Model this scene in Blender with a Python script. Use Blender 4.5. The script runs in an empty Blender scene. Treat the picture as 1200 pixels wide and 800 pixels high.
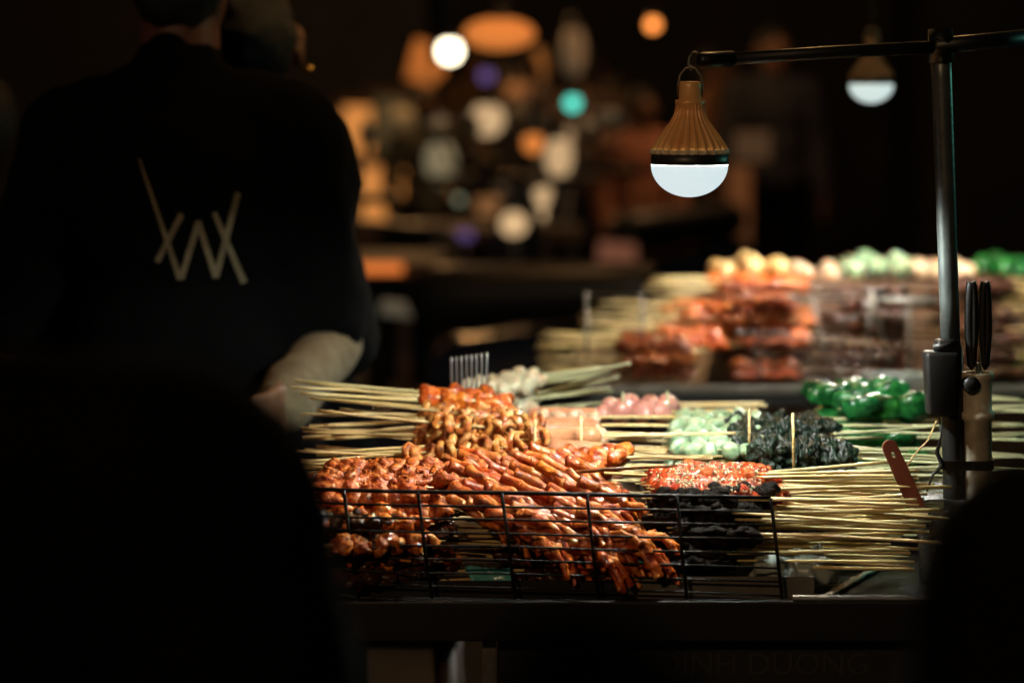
import bpy, bmesh, math, random
from mathutils import Vector, Matrix, noise, Quaternion
from mathutils.bvhtree import BVHTree
R = math.radians
PI = math.pi
sc = bpy.context.scene
C = sc.collection
rnd = random.Random(7)

# ------------------------------------------------------------------ camera
CAMZ = 1.37
F = 2833.0
PITCH = R(6.05)
FWD = Vector((0, math.cos(PITCH), -math.sin(PITCH)))
UP = Vector((0, math.sin(PITCH), math.cos(PITCH)))
CAM = Vector((0, 0, CAMZ))
def at(px, py, Y):
    d = FWD + Vector((1, 0, 0)) * ((px - 600) / F) + UP * ((400 - py) / F)
    return CAM + d * (Y / d.y)
cd = bpy.data.cameras.new('camera')
cam = bpy.data.objects.new('camera', cd); C.objects.link(cam)
cam.location = CAM; cam.rotation_euler = (PI / 2 - PITCH, 0, 0)
cd.sensor_width = 36; cd.lens = F / 1200 * 36
cd.clip_start = .05; cd.clip_end = 200
cd.dof.use_dof = True; cd.dof.focus_distance = 2.51; cd.dof.aperture_fstop = 2.85
cd.dof.aperture_blades = 0
sc.camera = cam

# ------------------------------------------------------------------ helpers
def thing(name, label, cat, loc=(0, 0, 0), rotz=0, group=None):
    o = bpy.data.objects.new(name, None); C.objects.link(o)
    o.empty_display_size = .05
    o.location = loc; o.rotation_euler = (0, 0, rotz)
    o['label'] = label; o['category'] = cat
    if group: o['group'] = group
    return o
def tag(o, label, cat, group=None):
    o['label'] = label; o['category'] = cat
    if group: o['group'] = group
    return o
def me_of(bm, name, m, smooth=True):
    me = bpy.data.meshes.new(name)
    if smooth:
        for f in bm.faces: f.smooth = True
    bm.to_mesh(me); bm.free()
    if m is not None:
        for mm in (m if isinstance(m, (list, tuple)) else [m]): me.materials.append(mm)
    return me
def put(name, me, parent=None, loc=None):
    o = bpy.data.objects.new(name, me); C.objects.link(o)
    if parent is not None: o.parent = parent
    if loc is not None: o.location = loc
    return o
def obj(name, bm, m, parent=None, smooth=True, loc=None):
    return put(name, me_of(bm, name, m, smooth), parent, loc)
def struct(name, bm, m, smooth=False):
    o = obj(name, bm, m, None, smooth); o['kind'] = 'structure'; return o
def rel(parent, o):                                   # keep world-space mesh under a moved root
    o.matrix_parent_inverse = parent.matrix_basis.inverted(); return o
def box(bm, a, b, bevel=0):
    a = Vector(a); b = Vector(b)
    r = bmesh.ops.create_cube(bm, size=1, matrix=Matrix.Translation((a + b) / 2) @ Matrix.Diagonal((*(b - a), 1)))
    if bevel:
        es = list({e for v in r['verts'] for e in v.link_edges})
        bmesh.ops.bevel(bm, geom=es, offset=bevel, segments=2, affect='EDGES', profile=.6)
    return bm
def tube(bm, pts, rad, n=10, cap=True, mod=None, flat=1.0):
    pts = [Vector(p) for p in pts]
    if not isinstance(rad, (list, tuple)): rad = [rad] * len(pts)
    rings = []
    ref = None
    for i, p in enumerate(pts):
        if i == 0: t = pts[1] - pts[0]
        elif i == len(pts) - 1: t = pts[-1] - pts[-2]
        else: t = pts[i + 1] - pts[i - 1]
        t.normalize()
        if ref is None:
            ref = Vector((0, 0, 1)) if abs(t.z) < .9 else Vector((1, 0, 0))
        u = (ref - t * ref.dot(t)).normalized(); ref = u
        w = t.cross(u)
        ring = []
        for k in range(n):
            a = 2 * PI * k / n
            v = (u * math.cos(a) * flat + w * math.sin(a)) * rad[i]
            if mod: v *= mod(i / (len(pts) - 1), a)
            ring.append(bm.verts.new(p + v))
        rings.append(ring)
    for i in range(len(rings) - 1):
        for k in range(n):
            bm.faces.new((rings[i][k], rings[i][(k + 1) % n], rings[i + 1][(k + 1) % n], rings[i + 1][k]))
    if cap:
        bm.faces.new(rings[0][::-1]); bm.faces.new(rings[-1])
    return bm
def lathe(bm, prof, n=32, mod=None, axis_at=(0, 0, 0)):
    ax = Vector(axis_at); rings = []
    for j, (r, z) in enumerate(prof):
        ring = []
        for k in range(n):
            a = 2 * PI * k / n
            rr = r * (mod(j, a) if mod else 1)
            ring.append(bm.verts.new(ax + Vector((rr * math.cos(a), rr * math.sin(a), z))))
        rings.append(ring)
    for i in range(len(rings) - 1):
        for k in range(n):
            bm.faces.new((rings[i][k], rings[i][(k + 1) % n], rings[i + 1][(k + 1) % n], rings[i + 1][k]))
    return bm
def lin(a, b, n): return [Vector(a).lerp(Vector(b), i / (n - 1)) for i in range(n)]
def nz(p, f, s=0): return noise.noise(Vector(p) * f + Vector((s * 7.3, s * 3.1, s * 5.7)))
def lumpy(bm, amp, f, seed, amp2=0, f2=0):
    bm.normal_update()
    mv = [(v, v.normal * (amp * nz(v.co, f, seed) + (amp2 * nz(v.co, f2, seed + 5) if amp2 else 0))) for v in bm.verts]
    for v, d in mv: v.co += d
    return bm
def blob(bm, c, r3, sub=2, rot=None):
    m = Matrix.Translation(c) @ (rot.to_matrix().to_4x4() if rot else Matrix()) @ Matrix.Diagonal((*r3, 1))
    bmesh.ops.create_icosphere(bm, subdivisions=sub, radius=1, matrix=m)
    return bm

# ------------------------------------------------------------------ materials
def mat(name, col, rough=.6, metal=0, vary=None, vf=60, bump=0, bf=200, coat=0, coat_r=.15, sss=0, emit=None, es=0,
        trans=0, objrand=0, ramp=(.35, .65), spec=None, stretch=None, ior=None):
    m = bpy.data.materials.new(name); m.use_nodes = True
    nt = m.node_tree; N = nt.nodes; L = nt.links
    b = N['Principled BSDF']
    def S(k, v): b.inputs[k].default_value = v
    S('Base Color', (*col, 1)); S('Roughness', rough); S('Metallic', metal)
    S('Coat Weight', coat); S('Coat Roughness', coat_r)
    if sss: S('Subsurface Weight', sss); S('Subsurface Radius', (.012, .005, .003)); S('Subsurface Scale', .6)
    if trans: S('Transmission Weight', trans)
    if spec is not None: S('Specular IOR Level', spec)
    if ior: S('IOR', ior)
    if emit: S('Emission Color', (*emit, 1)); S('Emission Strength', es)
    tc = N.new('ShaderNodeTexCoord')
    mp = N.new('ShaderNodeMapping'); L.new(tc.outputs['Object'], mp.inputs[0])
    if stretch: mp.inputs['Scale'].default_value = stretch
    vec = mp.outputs[0]
    oi = None
    if vary or objrand or bump:
        oi = N.new('ShaderNodeObjectInfo')
        ad = N.new('ShaderNodeVectorMath'); ad.operation = 'ADD'
        ml = N.new('ShaderNodeMath'); ml.operation = 'MULTIPLY'; ml.inputs[1].default_value = 5.0
        L.new(oi.outputs['Random'], ml.inputs[0])
        L.new(vec, ad.inputs[0]); L.new(ml.outputs[0], ad.inputs[1]); vec = ad.outputs[0]
    out = None
    if vary:
        no = N.new('ShaderNodeTexNoise'); no.inputs['Scale'].default_value = vf; no.inputs['Detail'].default_value = 5
        no.inputs['Roughness'].default_value = .62
        L.new(vec, no.inputs['Vector'])
        cr = N.new('ShaderNodeValToRGB'); L.new(no.outputs['Fac'], cr.inputs[0])
        cols = [col] + list(vary); e = cr.color_ramp.elements
        e[0].position = ramp[0]; e[1].position = ramp[1]
        e[0].color = (*cols[0], 1); e[1].color = (*cols[-1], 1)
        for i in range(1, len(cols) - 1):
            x = e.new(ramp[0] + (ramp[1] - ramp[0]) * i / (len(cols) - 1)); x.color = (*cols[i], 1)
        out = cr.outputs[0]
    if objrand:
        hs = N.new('ShaderNodeHueSaturation')
        mr = N.new('ShaderNodeMapRange'); mr.inputs[3].default_value = 1 - objrand; mr.inputs[4].default_value = 1 + objrand
        L.new(oi.outputs['Random'], mr.inputs[0]); L.new(mr.outputs[0], hs.inputs['Value'])
        mr2 = N.new('ShaderNodeMapRange'); mr2.inputs[3].default_value = .5 - objrand * .045; mr2.inputs[4].default_value = .5 + objrand * .03
        fr = N.new('ShaderNodeMath'); fr.operation = 'FRACT'; m7 = N.new('ShaderNodeMath'); m7.operation = 'MULTIPLY'; m7.inputs[1].default_value = 7.77
        L.new(oi.outputs['Random'], m7.inputs[0]); L.new(m7.outputs[0], fr.inputs[0]); L.new(fr.outputs[0], mr2.inputs[0]); L.new(mr2.outputs[0], hs.inputs['Hue'])
        if out: L.new(out, hs.inputs['Color'])
        else: hs.inputs['Color'].default_value = (*col, 1)
        out = hs.outputs[0]
    if out: L.new(out, b.inputs['Base Color'])
    if bump:
        n2 = N.new('ShaderNodeTexNoise'); n2.inputs['Scale'].default_value = bf; n2.inputs['Detail'].default_value = 4
        L.new(vec, n2.inputs['Vector'])
        bp = N.new('ShaderNodeBump'); bp.inputs['Strength'].default_value = bump; bp.inputs['Distance'].default_value = .002
        L.new(n2.outputs['Fac'], bp.inputs['Height']); L.new(bp.outputs[0], b.inputs['Normal'])
        L.new(bp.outputs[0], b.inputs['Coat Normal'])
    return m

M = {}
M['bamboo'] = mat('bamboo', (.62, .42, .13), .45, vary=[(.82, .64, .28), (.88, .76, .42)], vf=30, bump=.3, bf=60, objrand=.28, stretch=(1, 14, 14), coat=.15, coat_r=.35)
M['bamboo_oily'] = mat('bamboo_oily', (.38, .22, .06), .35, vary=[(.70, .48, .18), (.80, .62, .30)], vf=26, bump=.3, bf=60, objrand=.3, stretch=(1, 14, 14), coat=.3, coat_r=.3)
M['bamboo_dark'] = mat('bamboo_brown', (.07, .03, .010), .5, vary=[(.16, .07, .02), (.28, .14, .045)], vf=26, bump=.3, bf=60, objrand=.3, stretch=(1, 14, 14), coat=.3, coat_r=.3)  # much darker brown stick colour
M['bamboo_green'] = mat('bamboo_green', (.42, .42, .20), .45, vary=[(.55, .55, .30), (.62, .66, .40)], vf=30, bump=.3, bf=60, objrand=.22, stretch=(1, 14, 14), coat=.15, coat_r=.35)
M['orange'] = mat('orange_glaze', (.10, .010, .002), .34, vary=[(.50, .075, .006), (.76, .19, .018), (.82, .42, .13)], vf=85, ramp=(.32, .70), bump=.7, bf=260, coat=.6, coat_r=.16, sss=.05, objrand=.18)
M['crumb'] = mat('crumbed_meat', (.12, .013, .002), .42, vary=[(.54, .09, .007), (.77, .20, .018), (.84, .42, .13)], vf=130, ramp=(.35, .72), bump=1.0, bf=330, coat=.75, coat_r=.16, sss=.03, objrand=.15)
M['ring'] = mat('grilled_squid', (.10, .018, .004), .36, vary=[(.50, .12, .02), (.74, .32, .07), (.84, .60, .30)], vf=90, ramp=(.33, .70), bump=.6, bf=240, coat=.6, coat_r=.16, sss=.05, objrand=.22)
M['foot'] = mat('glazed_foot', (.12, .012, .003), .28, vary=[(.50, .075, .006), (.75, .19, .020), (.80, .42, .13)], vf=75, ramp=(.33, .72), bump=.6, bf=420, coat=.9, coat_r=.12, sss=.04, objrand=.2)
M['red'] = mat('red_glaze', (.22, .02, .006), .28, vary=[(.50, .05, .007), (.70, .11, .014), (.75, .25, .05)], vf=60, ramp=(.3, .75), bump=.5, bf=240, coat=.9, coat_r=.1, sss=.1, objrand=.15)
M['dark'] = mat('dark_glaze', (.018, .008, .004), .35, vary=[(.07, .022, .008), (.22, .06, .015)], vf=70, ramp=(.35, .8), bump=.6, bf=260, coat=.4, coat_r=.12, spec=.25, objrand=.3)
M['darkbrown'] = mat('brown_glaze', (.05, .012, .004), .35, vary=[(.22, .05, .010), (.48, .13, .02)], vf=60, ramp=(.3, .72), bump=.5, bf=240, coat=.4, coat_r=.12, spec=.3, objrand=.3)
M['black'] = mat('shaded_glaze', (.006, .005, .004), .6, vary=[(.012, .008, .005), (.028, .014, .008)], vf=70, ramp=(.35, .8), bump=.6, bf=260, spec=.05)  # shadow on the pile front put into the meat colour as black
M['foil'] = mat('crinkled_foil', (.75, .66, .45), .3, metal=.6, vary=[(.85, .8, .62)], vf=60, bump=.6, bf=200)
M['sausage'] = mat('sausage', (.56, .22, .10), .38, vary=[(.70, .34, .18)], vf=50, bump=.25, bf=150, coat=.3, coat_r=.2, sss=.1, objrand=.16)
M['pinkball'] = mat('pink_ball', (.60, .24, .20), .3, vary=[(.68, .32, .26)], vf=60, bump=.08, coat=.7, coat_r=.12, sss=.3, objrand=.08)
M['peach'] = mat('peach_ball', (.72, .46, .28), .35, vary=[(.80, .58, .38)], vf=60, bump=.1, coat=.5, coat_r=.15, sss=.3, objrand=.1)
M['paleg'] = mat('pale_green_ball', (.20, .36, .20), .38, vary=[(.36, .50, .29), (.52, .60, .38)], vf=90, bump=.35, coat=.35, coat_r=.15, sss=.3, objrand=.12)
M['squid'] = mat('pale_squid', (.60, .48, .30), .4, vary=[(.75, .70, .50)], vf=60, bump=.3, coat=.3, sss=.2, objrand=.1)
M['leaf'] = mat('dark_leaf', (.002, .005, .003), .38, vary=[(.004, .012, .006), (.012, .032, .016)], vf=110, bump=1.0, bf=260, coat=.35, coat_r=.22, objrand=.2)
M['green'] = mat('green_wrap', (.003, .035, .010), .32, vary=[(.008, .11, .025), (.03, .22, .045)], vf=60, bump=.8, bf=90, coat=.28, coat_r=.22, objrand=.35)
M['sesame'] = mat('sesame', (.72, .60, .38), .5)
M['tofu'] = mat('tofu', (.78, .44, .12), .5, vary=[(.82, .60, .28)], vf=30, bump=.3, coat=.2, objrand=.12)
M['wire'] = mat('rack_wire', (.035, .032, .03), .45, metal=.8, vary=[(.012, .011, .01)], vf=60, bump=.4, bf=300)
M['table'] = mat('table_top', (.018, .018, .018), .38, vary=[(.05, .045, .04)], vf=9, bump=.25, bf=120, ramp=(.4, .8))
M['steel'] = mat('brushed_steel', (.40, .42, .42), .38, metal=.9, vary=[(.25, .25, .24)], vf=20, bump=.2, bf=150)
M['steel_dull'] = mat('dull_steel', (.30, .28, .24), .5, metal=.6, vary=[(.16, .14, .11)], vf=25, bump=.3, bf=150)
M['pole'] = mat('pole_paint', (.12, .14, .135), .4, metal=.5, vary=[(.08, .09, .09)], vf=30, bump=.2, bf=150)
M['blackp'] = mat('black_plastic', (.006, .006, .006), .45, bump=.15, bf=120, coat=.05)
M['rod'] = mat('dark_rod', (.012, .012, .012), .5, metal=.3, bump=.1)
M['panel'] = mat('cart_panel', (.010, .010, .011), .5, vary=[(.016, .016, .016)], vf=6, bump=.1, bf=60)
M['print'] = mat('panel_print', (.022, .022, .021), .6)
M['pvc'] = mat('old_pvc', (.42, .37, .25), .45, vary=[(.55, .50, .38), (.30, .24, .15)], vf=14, bump=.15, bf=90, ramp=(.3, .75))
M['redplastic'] = mat('red_brown_plastic', (.16, .035, .015), .4, vary=[(.22, .055, .025)], vf=20, bump=.15)
M['dimplastic'] = mat('dimmed_brown_plastic', (.035, .014, .008), .5)  # stool plastic darkened in colour to read as dimly lit
M['housing'] = mat('bulb_housing', (.94, .43, .14), .42, metal=.1, vary=[(.95, .55, .22), (.66, .22, .06)], vf=22, bump=.2, bf=200, ramp=(.35, .8), coat=.2)
M['housing_dark'] = mat('brown_housing', (.05, .03, .015), .6, vary=[(.09, .05, .02)], vf=30)  # darker brown housing for the far bulb
M['housing_rim'] = mat('housing_rim', (.80, .70, .50), .45, vary=[(.65, .42, .2)], vf=120, ramp=(.45, .7))
M['band'] = mat('bulb_band', (.012, .014, .015), .4, vary=[(.03, .03, .03)], vf=60)
M['cloth_black'] = mat('black_cloth', (.0035, .0035, .0038), .98, bump=.3, bf=200, spec=.03)
M['cloth_jacket'] = mat('charcoal_cloth', (.006, .006, .006), .95, bump=.4, bf=150, spec=.05)
M['cloth_pale'] = mat('pale_knit', (.19, .15, .085), .9, vary=[(.13, .10, .055)], vf=90, bump=.8, bf=220)
M['logo'] = mat('faded_print', (.25, .21, .125), .7, vary=[(.14, .11, .06)], vf=40)
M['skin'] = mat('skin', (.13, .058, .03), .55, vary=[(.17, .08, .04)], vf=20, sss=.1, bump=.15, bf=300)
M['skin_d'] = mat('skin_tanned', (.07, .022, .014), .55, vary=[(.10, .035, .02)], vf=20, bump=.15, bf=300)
M['hair'] = mat('black_hair', (.003, .003, .003), .6, bump=.9, bf=180, stretch=(6, 6, 1))
M['gold'] = mat('gold', (.8, .5, .15), .2, metal=1)
M['bag'] = mat('plastic_bag', (.52, .60, .54), .25, trans=.35, bump=.6, bf=60, coat=.4, ior=1.2)
M['tealbag'] = mat('teal_plastic', (.08, .38, .38), .3, vary=[(.14, .5, .48)], vf=30, bump=.5, bf=60, coat=.5)
M['glass'] = mat('ribbed_glass', (.45, .42, .36), .12, trans=.9, ior=1.45)
M['whiteplastic'] = mat('grey_plastic', (.16, .14, .11), .5, vary=[(.10, .09, .07)], vf=20, bump=.2)
M['asphalt'] = mat('asphalt', (.018, .017, .016), .75, vary=[(.035, .032, .03)], vf=3, bump=.6, bf=40)
M['wall'] = mat('night_wall', (.009, .009, .009), .85, vary=[(.018, .016, .014)], vf=2, bump=.3, bf=20)
M['wood'] = mat('dark_wood', (.06, .03, .015), .6, vary=[(.10, .05, .025)], vf=8, bump=.3)
def emi(name, col, s):
    m = bpy.data.materials.new(name); m.use_nodes = True; nt = m.node_tree
    b = nt.nodes['Principled BSDF']; b.inputs['Base Color'].default_value = (*[c * .5 for c in col], 1)
    b.inputs['Emission Color'].default_value = (*col, 1); b.inputs['Emission Strength'].default_value = s
    b.inputs['Roughness'].default_value = .6
    return m

# ------------------------------------------------------------------ world + lights
w = bpy.data.worlds.new('World'); sc.world = w; w.use_nodes = True
nt = w.node_tree; bg = nt.nodes['Background']
sky = nt.nodes.new('ShaderNodeTexSky'); sky.sky_type = 'NISHITA'; sky.sun_disc = False
sky.sun_elevation = R(-9); sky.sun_rotation = R(200)
mixn = nt.nodes.new('ShaderNodeMixRGB'); mixn.blend_type = 'ADD'; mixn.inputs[0].default_value = 1; mixn.inputs[2].default_value = (.02, .085, .095, 1)
nt.links.new(sky.outputs[0], mixn.inputs[1]); nt.links.new(mixn.outputs[0], bg.inputs[0]); bg.inputs[1].default_value = .06
def light(name, kind, loc, power, col, radius=.05, aim=None, cone=160, blend=.5):
    ld = bpy.data.lights.new(name, kind); ld.energy = power; ld.color = col; ld.shadow_soft_size = radius
    if kind == 'SPOT': ld.spot_size = R(cone); ld.spot_blend = blend
    o = bpy.data.objects.new(name, ld); C.objects.link(o); o.location = loc
    if aim is not None: o.rotation_euler = (Vector(aim) - Vector(loc)).to_track_quat('-Z', 'Y').to_euler()
    return o

# ------------------------------------------------------------------ bulbs
U = 2.42 / F * 1.0
def make_bulb(name, label, px_axis, base_pt, mdome, scale=1.0, hook=True, mh='housing'):
    t = thing(name, label, 'light bulb', base_pt)      # origin at dome equator centre
    k = .0395 / .0395 * scale
    bm = bmesh.new()
    prof = [(.0000, .084), (.0095, .084), (.0112, .081), (.0112, .066), (.0150, .065), (.0152, .061), (.0138, .0595), (.0152, .052), (.0190, .044), (.0245, .036), (.0310, .027), (.0362, .019), (.0385, .0150)]
    def md(j, a):
        if j < 6: return 1
        s = max(0, math.cos(a * 26)) ** .7
        return 1 + .085 * s - .035
    lathe(bm, [(r * k, z * k) for r, z in prof], 240, md)
    obj('housing', bm, M[mh], t)
    bm = bmesh.new()
    def md2(j, a): return 1 + (.05 * max(0, math.cos(a * 26)) ** .7 if j < 2 else 0)
    lathe(bm, [(.0383 * k, .0155 * k), (.0396 * k, .0118 * k), (.0400 * k, .0110 * k), (.0388 * k, .0106 * k)], 240, md2)
    obj('rim', bm, M['housing_rim' if mh == 'housing' else mh], t)
    bm = bmesh.new(); lathe(bm, [(.0380 * k, .0112 * k), (.0391 * k, .0108 * k), (.0394 * k, .004 * k), (.0394 * k, .0004 * k), (.0380 * k, 0)], 64)
    obj('band', bm, M['band'], t)
    bm = bmesh.new()
    pr = [(.0392 * math.cos(a) * k, -.0330 * math.sin(a) * k) for a in [i * PI / 2 / 14 for i in range(14)]] + [(.0004, -.033 * k)]
    lathe(bm, pr, 64); obj('dome', bm, mdome, t)
    bm = bmesh.new()
    pts = [Vector((-.0118, 0, .068)), Vector((-.0125, 0, .08)), Vector((-.0105, 0, .09)), Vector((-.005, 0, .097)), Vector((0, 0, .0985)), Vector((.005, 0, .097)), Vector((.0105, 0, .09)), Vector((.0125, 0, .08)), Vector((.0118, 0, .068))]
    tube(bm, [p * k for p in pts], .0011, 8); obj('bail', bm, M['steel_dull'], t)
    return t
b1 = at(808, 193, 2.46)
domem = emi('lit_dome', (.66, .78, .80), 1.0)
make_bulb('hanging_bulb', 'lit bulb with rusty orange ribbed housing hanging from the rod above the skewers', None, b1, domem)
light('bulb_light', 'SPOT', b1 + Vector((0, 0, -.001)), 145.0, (.94, 1.0, .92), .041, b1 - Vector((0, 0, 1)), 176, .25)
b2 = at(1021, 99, 3.98)
dome2 = emi('far_lit_dome', (.55, .66, .64), 1.15)
make_bulb('hanging_bulb', 'lit bulb blurred above the rear stall, half hidden by the rod', None, b2, dome2, .92, mh='housing_dark')
light('far_bulb_light', 'SPOT', b2 - Vector((0, 0, .001)), 125.0, (1.0, .97, .85), .041, b2 - Vector((0, 0, 1)), 174, .3)
bm = bmesh.new(); tube(bm, [b2 + Vector((0, 0, .098)), b2 + Vector((.003, 0, .4)), b2 + Vector((0, 0, .8))], .002, 6)
# second stall gets more lamps beyond the frame on the right
b3 = Vector((1.45, 3.2, 1.55))
make_bulb('hanging_bulb', 'lit bulb hanging out of view beyond the right end of the stalls', None, b3, emi('side_dome', (.4, 1.0, .85), 4))
light('side_bulb_light', 'POINT', b3 + Vector((0, 0, -.06)), 4.5, (.25, 1.0, .75), .04)
# warm street lighting of the market lane
light('lane_lamp', 'POINT', (-1.8, -2.6, 3.6), 175, (1.0, .62, .33), .12)
light('lane_lamp_rear', 'POINT', (.30, 3.45, 2.25), 19, (1.0, .55, .20), .1)

# ------------------------------------------------------------------ skewer prototypes (meshes only)
def stick_me(L, r, m, seed):
    q = random.Random(seed); bm = bmesh.new(); n = 9
    by = q.uniform(-.0025, .0025); bz = q.uniform(-.0025, .0025)
    pts = [Vector((L * i / (n - 1), by * math.sin(PI * i / (n - 1)), bz * math.sin(PI * i / (n - 1)))) for i in range(n)]
    tube(bm, pts, [r * .35] + [r] * (n - 2) + [r * .96], 7, mod=lambda t, a: 1 + .12 * math.cos(2 * a + seed))
    return me_of(bm, 'stick', m)
def strip_me(L, r, m, seed, folds=7, flat=.7, amp=.0035):
    bm = bmesh.new(); q = random.Random(seed); n = 96
    ph = q.uniform(0, 6)
    pts = []; rad = []
    for i in range(n):
        t = i / (n - 1)
        pts.append(Vector((t * L, .0022 * math.sin(folds * 2 * PI * t + ph), .0018 * math.sin(folds * PI * t + ph * 2))))
        e = min(1, (min(t, 1 - t) * 9)) ** .5
        rad.append(r * max(.12, e) * (1 + .20 * math.sin(folds * 2 * PI * t + ph) + .25 * nz((t * 5, seed, 0), 1)))
    tube(bm, pts, rad, 28, flat=flat)
    lumpy(bm, amp, 75, seed, amp * .6, 190); lumpy(bm, amp * .35, 420, seed + 3)
    return me_of(bm, 'meat', m)
def chunk_me(s, m, seed, amp=.35, sub=3):
    bm = bmesh.new(); q = random.Random(seed)
    blob(bm, (0, 0, 0), (s * q.uniform(.85, 1.15), s * q.uniform(.8, 1.1), s * q.uniform(.65, .9)), sub)
    lumpy(bm, s * amp, 1 / s * .9, seed, s * amp * .35, 3 / s)
    return me_of(bm, 'meat', m)
def ring_me(R1, r1, m, seed):
    bm = bmesh.new(); q = random.Random(seed); n = 26
    e = q.uniform(.7, 1)
    pts = [Vector((0, R1 * math.cos(2 * PI * i / n), R1 * e * math.sin(2 * PI * i / n))) for i in range(n)]
    rings = []
    for i, p in enumerate(pts):
        d = p.normalized()
        ring = []
        for k in range(9):
            a = 2 * PI * k / 9
            ring.append(bm.verts.new(p + d * r1 * math.cos(a) + Vector((1, 0, 0)) * r1 * 1.25 * math.sin(a)))
        rings.append(ring)
    for i in range(n):
        for k in range(9):
            bm.faces.new((rings[i][k], rings[i][(k + 1) % 9], rings[(i + 1) % n][(k + 1) % 9], rings[(i + 1) % n][k]))
    bmesh.ops.recalc_face_normals(bm, faces=bm.faces)
    lumpy(bm, r1 * .5, 130, seed, r1 * .2, 330)
    return me_of(bm, 'squid_ring', m)
def capsule_me(L, r, m, seed, bend=.004, amp=.0006, name='sausage', f=90, nseg=20):
    bm = bmesh.new(); n = 22; pts = []; rad = []
    for i in range(n):
        t = i / (n - 1); x = L * (.5 - .5 * math.cos(PI * t))
        e = min(x, L - x)
        rr = r * (math.sqrt(max(.0, 1 - (1 - min(1, e / r)) ** 2)) if e < r else 1)
        pts.append(Vector((x, bend * math.sin(PI * x / L), 0))); rad.append(max(rr, r * .08))
    tube(bm, pts, rad, nseg)
    lumpy(bm, amp, f, seed, amp * .4, f * 3)
    return me_of(bm, name, m)
def roll_me(L, r, m, seed, name='leaf_roll'):
    bm = bmesh.new(); n = 40; pts = []; rad = []
    for i in range(n):
        t = i / (n - 1); x = L * t; e = min(x, L - x)
        rad.append(r * min(1, .25 + .75 * math.sqrt(min(1, e / (r * .9))))); pts.append(Vector((x, 0, 0)))
    tube(bm, pts, rad, 40, flat=.9)
    lumpy(bm, r * .42, 110, seed, r * .28, 300); lumpy(bm, r * .10, 700, seed + 2)
    return me_of(bm, name, m)
def pepper_me(L, r, m, seed):
    bm = bmesh.new(); n = 22; pts = []; rad = []
    for i in range(n):
        t = i / (n - 1); x = L * t
        pts.append(Vector((x, .003 * math.sin(3 * t + seed), .002 * math.cos(4 * t))))
        rad.append(r * max(.1, math.sin(PI * min(1, t * .93 + .06)) ** .5))
    tube(bm, pts, rad, 22, mod=lambda t, a: 1 + .12 * math.cos(3 * a + seed), flat=.85)
    lumpy(bm, r * .30, 60, seed, r * .1, 190)
    return me_of(bm, 'green_pepper', m)
def sesame_me(L, r, seed, n=85):
    bm = bmesh.new(); q = random.Random(seed)
    for i in range(n):
        x = q.uniform(.004, L - .004); a = q.uniform(-1.3, 1.3)
        c = Vector((x, math.sin(a) * r * 1.03, math.cos(a) * r * .86))
        blob(bm, c, (.0018, .0012, .0009), 1, Quaternion((q.random(), q.random(), q.random(), q.random())).normalized())
    return me_of(bm, 'sesame', M['sesame'])
def foot_meshes(seed, m):
    """one glazed chicken foot: shank + palm + four toes, one skin"""
    q = random.Random(seed); bm = bmesh.new()
    def limb(pts, r0, kn=None, n=12):
        N = 16; P = []; Rr = []
        for i in range(N):
            t = i / (N - 1) * (len(pts) - 1); j = min(int(t), len(pts) - 2); f = t - j
            P.append(pts[j].lerp(pts[j + 1], f * f * (3 - 2 * f)))
            k = 1 + ((.28 if kn == 3 else .14) * max(0, math.cos(2 * PI * i / (N - 1) * (kn or 1))) if kn else 0)
            tt = i / (N - 1)
            Rr.append(r0(tt) * k)
        tube(bm, P, Rr, n)
    b = q.uniform(-.006, .006)
    limb([Vector((0, 0, 0)), Vector((.022, b, .004)), Vector((.05, b * .5, .003))],
         lambda t: .0054 * (1.2 - .35 * t) if t > .05 else .0038, kn=2)
    blob(bm, (.053, b * .5, .002), (.0085, .008, .0058), 2)
    for k, a in enumerate((-.34, -.10, .16, .46)):
        a += q.uniform(-.12, .12); L = q.uniform(.036, .047) * (.7 if k == 3 else 1)
        d = Vector((math.cos(a), math.sin(a), 0)); s = Vector((.052, b * .5, .001))
        limb([s, s + d * L * .45 + Vector((0, 0, .006)), s + d * L * .8 + Vector((0, 0, 0)), s + d * L + Vector((0, 0, -.006))],
             lambda t: .0043 * (1 - .5 * t), kn=3, n=10)
    lumpy(bm, .0020, 110, seed, .0009, 330)
    return me_of(bm, 'chicken_foot', m)

def layout_strip(L, r, m, sesame=False, nv=6, **kw):
    out = []
    for s in range(nv):
        mm = strip_me(L, r, m, s + int(r * 1e5), **kw)
        parts = [('meat', mm, (.006, 0, 0), None, None)]
        if sesame: parts.append(('sesame', sesame_me(L, r, s), (.006, 0, 0), None, None))
        out.append(parts)
    return out
def layout_many(fn, n, pitch, name, nv=5, jit=.0015, rot=.5, start=.012):
    out = []; pool = [fn(s) for s in range(7)]
    for s in range(nv):
        q = random.Random(s * 13 + n); ps = []
        for i in range(n):
            ps.append((name, q.choice(pool), (start + i * pitch + q.uniform(-jit, jit), q.uniform(-jit, jit), q.uniform(-jit, jit)), (q.uniform(-3, 3), q.uniform(-rot, rot), q.uniform(-rot, rot)), None))
        out.append(ps)
    return out
V = {}
V['crumb'] = layout_strip(.125, .0105, M['crumb'], folds=9, amp=.0052)
V['orange'] = layout_strip(.115, .0105, M['orange'], folds=6, amp=.0058)
V['sesame'] = layout_strip(.105, .0105, M['red'], sesame=True, folds=5, amp=.0048)
V['red'] = layout_strip(.10, .0095, M['red'], folds=6, amp=.0035)
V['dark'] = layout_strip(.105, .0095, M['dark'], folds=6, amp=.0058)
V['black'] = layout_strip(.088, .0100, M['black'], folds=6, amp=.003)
V['brown'] = layout_strip(.115, .0105, M['darkbrown'], folds=6, amp=.0058)
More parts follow.
